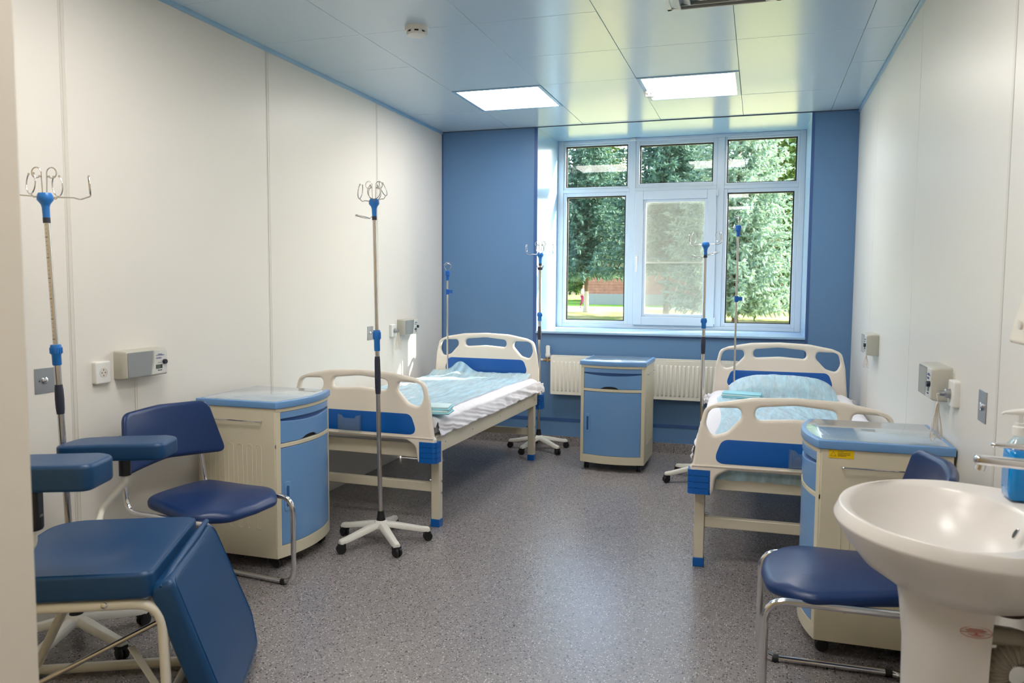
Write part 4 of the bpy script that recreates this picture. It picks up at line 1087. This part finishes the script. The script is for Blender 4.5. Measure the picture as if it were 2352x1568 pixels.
for k in range(4):
    o0 = .235-.05*k; i0 = o0-.035; vs = []
    for s, z in ((o0,-.004),(i0,-.028),(i0-.003,-.026),(o0-.004,.0)): vs += [(-s,-s,z),(s,-s,z),(s,s,z),(-s,s,z)]
    fs = [(j*4+i, j*4+(i+1)%4, ((j+1)%4)*4+(i+1)%4, ((j+1)%4)*4+i) for j in range(4) for i in range(4)]
    MB().add(vs, fs).build('vane', Mx['walljoint'], vt, None)

# ------------------------------------------------------------------ outdoors
GZ = -.5
def ground_mat(name, c1, c2, sc_):
    m = mat(name, c1, .9, spec=.1); n = m.node_tree.nodes; l = m.node_tree.links; b = n['Principled BSDF']
    t = n.new('ShaderNodeTexNoise'); t.inputs['Scale'].default_value = sc_; t.inputs['Detail'].default_value = 8; tcn = n.new('ShaderNodeTexCoord')
    mx = n.new('ShaderNodeMix'); mx.data_type = 'RGBA'; mx.inputs[6].default_value = c1; mx.inputs[7].default_value = c2
    mr = n.new('ShaderNodeMapRange'); mr.inputs[1].default_value = .38; mr.inputs[2].default_value = .62
    l.new(tcn.outputs['Object'], t.inputs[0]); l.new(t.outputs[0], mr.inputs[0]); l.new(mr.outputs[0], mx.inputs[0]); l.new(mx.outputs[2], b.inputs['Base Color']); return m
Mx['grass'] = ground_mat('lawn', srgb(120, 138, 66), srgb(190, 176, 130), .8)
Mx['lawn2'] = ground_mat('far_lawn', srgb(120, 176, 60), srgb(160, 196, 84), .6)
Mx['asphalt'] = mat('path_asphalt', srgb(150, 152, 160), .8)
Mx['brick'] = mat('salmon_brick', srgb(196, 134, 112), .8, var=(3, .2))
Mx['plinth'] = mat('grey_plinth', srgb(176, 172, 168), .8)
Mx['bark'] = mat('spruce_bark', srgb(120, 100, 84), .9, bump=(30, .8, 4))
Mx['lime'] = mat('limewashed_bark', srgb(206, 196, 180), .9)
g = BX('lawn', -60, 40, 7.75, 60.5, GZ-.2, GZ, Mx['grass']); tag(g, 'sunlit lawn with dry patches outside the window', 'lawn', kind='stuff')
g = BX('path', -60, 40, 60.5, 65.5, GZ-.2, GZ+.02, Mx['asphalt']); tag(g, 'grey footpath crossing behind the spruces', 'path', kind='structure')
g = BX('far_lawn', -60, 40, 65.5, 130, GZ-.2, GZ+.03, Mx['lawn2']); tag(g, 'bright green grass strip beyond the footpath', 'grass', kind='stuff')

bd = thing('brick_building', (8.5, 72, GZ+.03), 0, 'salmon brick building with a grey plinth far behind the spruces', 'building')
BX('plinth', -24, 14, 0, 8, 0, 1.0, Mx['plinth'], bd)
bw = MB(); bw.box(-24, 14, .1, 8, 1.0, 6.2); bw = bw.build('brick_wall', Mx['brick'], bd, None)
course = MB()
for k in range(20): course.box(-24, 14, .075, .1, 1.1+k*.25, 1.30+k*.25)
course.build('brick_course', Mx['brick'], bw, None)
for x in (-12, -7.5, -3, 1.5, 6):
    wf_ = BX('window', x-.8, x+.8, 0, .12, 1.5, 3.4, Mx['white'], bd); BX('pane', x-.68, x-.06, -.03, .02, 1.62, 3.28, Mx['asphalt'], wf_); BX('pane', x+.06, x+.68, -.03, .02, 1.62, 3.28, Mx['asphalt'], wf_)
BX('roof', -24.5, 14.5, -.5, 8.5, 6.2, 6.5, Mx['plinth'], bd)

fence = thing('low_fence', (-3, 66.2, GZ), 0, 'low dark railing along the footpath at the right of the window view', 'fence')
for z in (.35, .75): BX('rail', -4, 12, -.03, .03, z, z+.07, Mx['bark'], fence)
for k in range(9): BX('post', -4+k*2-.05, -4+k*2+.05, -.05, .05, 0, .9, Mx['bark'], fence)

def fol_mat(name, c1, c2, c3):
    m = mat(name, c1, .7, spec=.2); n = m.node_tree.nodes; l = m.node_tree.links; b = n['Principled BSDF']
    geo = n.new('ShaderNodeNewGeometry'); cr = n.new('ShaderNodeValToRGB')
    cr.color_ramp.elements[0].color = c1; cr.color_ramp.elements[1].color = c3; e = cr.color_ramp.elements.new(.5); e.color = c2
    l.new(geo.outputs['Random Per Island'], cr.inputs[0]); l.new(cr.outputs[0], b.inputs['Base Color'])
    tr = n.new('ShaderNodeBsdfTranslucent'); l.new(cr.outputs[0], tr.inputs[0]); mx = n.new('ShaderNodeMixShader'); mx.inputs[0].default_value = .35
    out = n['Material Output']; l.new(b.outputs[0], mx.inputs[1]); l.new(tr.outputs[0], mx.inputs[2]); l.new(mx.outputs[0], out.inputs[0]); return m
Mx['fol_pale'] = fol_mat('silver_spruce_needles', srgb(122, 152, 138), srgb(172, 198, 182), srgb(208, 226, 206))
Mx['fol_dark'] = fol_mat('blue_spruce_needles', srgb(72, 110, 98), srgb(108, 146, 130), srgb(150, 182, 164))
Mx['fol_green'] = fol_mat('green_spruce_needles', srgb(76, 104, 44), srgb(120, 148, 66), srgb(166, 188, 96))

def spruce_mesh(h, rad, seed, lv, nbr, ts, z0=.10, droop=.25, up_tip=.12):
    rnd = random.Random(seed); v = []; f = []
    def tuft(p, d, L, wd):
        d = d.normalized(); a = V((0,0,1)) if abs(d.z) < .9 else V((1,0,0)); s1 = d.cross(a).normalized(); s2 = d.cross(s1)
        k = len(v); q = p+d*L*.5
        v.extend([tuple(p), tuple(q+s1*wd), tuple(q+s2*wd*.6), tuple(q-s1*wd), tuple(q-s2*wd*.6), tuple(p+d*L)])
        f.extend([(k,k+1,k+2),(k,k+2,k+3),(k,k+3,k+4),(k,k+4,k+1),(k+5,k+2,k+1),(k+5,k+3,k+2),(k+5,k+4,k+3),(k+5,k+1,k+4)])
        for i in range(5):
            an = rnd.uniform(0, 2*PI); o = s1*cos(an)+s2*sin(an); b = p+d*L*rnd.uniform(.15,.8)
            t = b+(d*.75+o).normalized()*L*.45; w_ = d.cross(o)*L*.06; k = len(v)
            v.extend([tuple(b-w_), tuple(b+w_), tuple(t)]); f.append((k,k+1,k+2))
    for lvl in range(lv):
        t = lvl/(lv-1); z = h*(z0+(1-z0)*t**.95); r = rad*(1-t)**.80*(.86+.14*rnd.random())+.12
        nb = max(4, int(nbr*(1-.55*t)))
        for b in range(nb):
            az = 2*PI*(b+rnd.random()*.7)/nb + lvl*1.3; out = V((cos(az), sin(az), 0)); side = V((-sin(az), cos(az), 0)); rl = r*rnd.uniform(.78,1.08)
            n = max(3, int(rl/(ts*.42)))
            for i in range(n):
                u = (i+.6)/n
                if u < .10 and rl > 1: continue
                p = V((0,0,z)) + out*(rl*u) + V((0,0, -droop*rl*u + up_tip*rl*u*u*1.6))
                spread = ts*1.5*(1-u*.65)
                for s in (-1, 1):
                    tuft(p+V((0,0,rnd.uniform(-.05,.05))), out*.8+side*s*rnd.uniform(.5,1.2)+V((0,0,rnd.uniform(-.35,.25))), spread*rnd.uniform(.6,1.1), ts*.16)
                if rnd.random() < .7: tuft(p, out*.5+V((0,0,-.9))+side*rnd.uniform(-.4,.4), ts*rnd.uniform(.5,1.0), ts*.12)
                if rnd.random() < .35: tuft(p, out*.9+V((0,0,.6))+side*rnd.uniform(-.4,.4), ts*rnd.uniform(.4,.7), ts*.11)
            tuft(V((0,0,z))+out*(rl*.95)+V((0,0,-droop*rl+up_tip*rl*1.5)), out+V((0,0,.1)), ts*.9, ts*.13)
    me = bpy.data.meshes.new('foliage'); me.from_pydata(v, [], f); me.update(); return me
mA = spruce_mesh(15, 4.2, 3, 34, 13, .60, .07, .10)
mB = spruce_mesh(16, 4.3, 5, 34, 13, .62, .188, .26)
mC = spruce_mesh(17, 4.4, 9, 34, 12, .62, .11, .42, .05)
mats = {'p': Mx['fol_pale'], 'd': Mx['fol_dark'], 'g': Mx['fol_green']}
cache = {}
def tree(x, y, me, k, label, s=1.0, rz=0, lime=False, cat='tree', group='spruces outside the window'):
    t = thing('spruce_tree', (x, y, GZ), rz, label, cat, group); t.scale = (s, s, s)
    key = (me.name, k)
    if key not in cache:
        m2 = me.copy(); m2.materials.clear(); m2.materials.append(mats[k]); cache[key] = m2
    o = bpy.data.objects.new('foliage', cache[key]); COL.objects.link(o); o.parent = t; o['kind'] = 'stuff'
    tr = MB(); tr.lathe([(.24,.0),(.17,.5),(.14,3),(.08,9),(.02,14)], 10); tr.build('trunk', Mx['bark'], t, 60)
    if lime: MB().lathe([(.245,.01),(.18,.5),(.172,1.5)], 12).build('limewash', Mx['lime'], t)
    return t
tree(-.95, 35.5, mA, 'p', 'pale silvery spruce filling the right half of the window view', .86, .3)
tree(-5.2, 47, mB, 'd', 'dark blue-green spruce seen through the middle of the window', 1.05, 1.7)
tree(-11.3, 53, mB, 'd', 'blue-green spruce with a whitewashed trunk in the left pane', .95, .9, True)
tree(2.9, 44, mC, 'g', 'yellow-green spruce at the right edge of the window view', 1.0, 2.2)
tree(-17.2, 89, mC, 'g', 'distant green spruce behind the building, between the middle and left trees', 1.45, .5)
tree(-24.5, 92, mC, 'g', 'distant green spruce at the far left, behind the building', 1.4, .2)
tree(-8.5, 91, mA, 'd', 'distant blue-green spruce behind the building and the dark middle tree', 1.55, 1.1)
tree(2.2, 90, mC, 'g', 'distant green spruce behind the building and the pale silvery tree', 1.45, 4.0)
tree(11.0, 13.1, mA, 'd', 'unseen spruce added right of the window to keep sun off its right panes', .85, .2)  # added out of view to block sun from the right panes

# ------------------------------------------------------------------ person walking by
Mx['skin'] = mat('skin', srgb(206, 160, 132), .6); Mx['jacket'] = mat('beige_jacket', srgb(196, 176, 158), .8); Mx['trousers'] = mat('magenta_trousers', srgb(150, 44, 86), .8)
Mx['hair'] = mat('fair_hair', srgb(196, 150, 110), .7)
def skin_mesh(name, nodes, edges, material, parent, root=0, sub=1):
    me = bpy.data.meshes.new(name); me.from_pydata([n[0] for n in nodes], edges, []); me.update()
    o = bpy.data.objects.new('tmp', me); COL.objects.link(o)
    o.modifiers.new('s', 'SKIN'); sv = me.skin_vertices[0].data
    for i, n in enumerate(nodes):
        r = n[1]; sv[i].radius = r if isinstance(r, tuple) else (r, r)
    sv[root].use_root = True
    ms = o.modifiers.new('u', 'SUBSURF'); ms.levels = sub; ms.render_levels = sub
    dg = bpy.context.evaluated_depsgraph_get(); dg.update(); m2 = bpy.data.meshes.new_from_object(o.evaluated_get(dg)); bpy.data.objects.remove(o)
    m2.materials.clear(); return link(name, m2, material, parent, 180)
per = thing('person', (-13.55, 62.2, GZ+.02), R_(-15), 'person in a beige jacket and magenta trousers walking on the path, head bowed', 'person')
# faces local +X
P = [((0,0,.98),.13),((0,0,1.18),.12),((.01,0,1.40),(.13,.17)),((.03,0,1.53),.055),((.07,0,1.62),.085),((.085,0,1.72),.095),((.06,0,1.78),.07),
     ((.01,.19,1.44),.06),((-.02,.24,1.17),.045),((.20,.17,1.08),.035),((.27,.13,1.07),.028),((.31,.10,1.06),.022),
     ((.01,-.19,1.44),.06),((-.02,-.24,1.17),.045),((.20,-.17,1.08),.035),((.27,-.13,1.07),.028),((.31,-.10,1.06),.022),
     ((.0,.09,.92),.095),((.10,.10,.50),.062),((.16,.10,.09),.042),((.28,.10,.05),.035),
     ((.0,-.09,.92),.095),((.02,-.10,.50),.062),((-.20,-.10,.12),.042),((-.10,-.10,.04),.035),((.15,0,1.65),.018)]
E_ = [(0,1),(1,2),(2,3),(3,4),(4,5),(5,6),(2,7),(7,8),(8,9),(9,10),(10,11),(2,12),(12,13),(13,14),(14,15),(15,16),(0,17),(17,18),(18,19),(19,20),(0,21),(21,22),(22,23),(23,24),(4,25)]
for s, base in ((1, 11), (-1, 16)):
    for k in range(4):
        i0 = len(P); yb = .115*s-.02*s*k*.9; L_ = (.05,.06,.055,.045)[k]
        P.append(((.335,yb-.01*s,1.055),.009)); P.append(((.335+L_*.6,yb-.01*s,1.045),.008)); P.append(((.335+L_*.8,yb-.01*s,1.02),.007)); E_ += [(base,i0),(i0,i0+1),(i0+1,i0+2)]
    i0 = len(P); P.append(((.30,.075*s,1.075),.010)); P.append(((.33,.06*s,1.085),.009)); E_ += [(base-1,i0),(i0,i0+1)]
body = skin_mesh('body', P, E_, Mx['skin'], per)
skin_mesh('jacket', [((0,0,.86),(.17,.20)),((0,0,1.1),(.155,.18)),((.01,0,1.36),(.15,.18)),((.02,0,1.49),.09),((.01,.20,1.44),.08),((-.02,.25,1.17),.065),((.17,.18,1.085),.05),((.01,-.20,1.44),.08),((-.02,-.25,1.17),.065),((.17,-.18,1.085),.05)],
          [(0,1),(1,2),(2,3),(2,4),(4,5),(5,6),(2,7),(7,8),(8,9)], Mx['jacket'], per)
skin_mesh('trousers', [((0,0,.95),(.135,.16)),((0,.09,.88),.115),((.10,.10,.50),.085),((.155,.10,.14),.07),((0,-.09,.88),.115),((.02,-.10,.50),.085),((-.18,-.10,.16),.07)], [(0,1),(1,2),(2,3),(0,4),(4,5),(5,6)], Mx['trousers'], per)
skin_mesh('hair', [((.05,0,1.70),.09),((.05,0,1.78),.085),((.02,0,1.74),.09)], [(0,1),(1,2)], Mx['hair'], per)
for s in (-1, 1):
    MB().lathe([(.0,-.012),(.03,-.012),(.04,.0),(.03,.03),(.0,.045)], 10, M4.Translation(((.24,.10,.02) if s > 0 else (-.13,-.10,.02))) @ M4.Diagonal((2.6,1.1,1,1))).build('shoe', Mx['black'], per)
for s in (-1, 1):
    MB().lathe([(.0,-.008),(.008,0),(.0,.008)], 8, M4.Translation((.158,.03*s,1.70))).build('eye', Mx['black'], per)
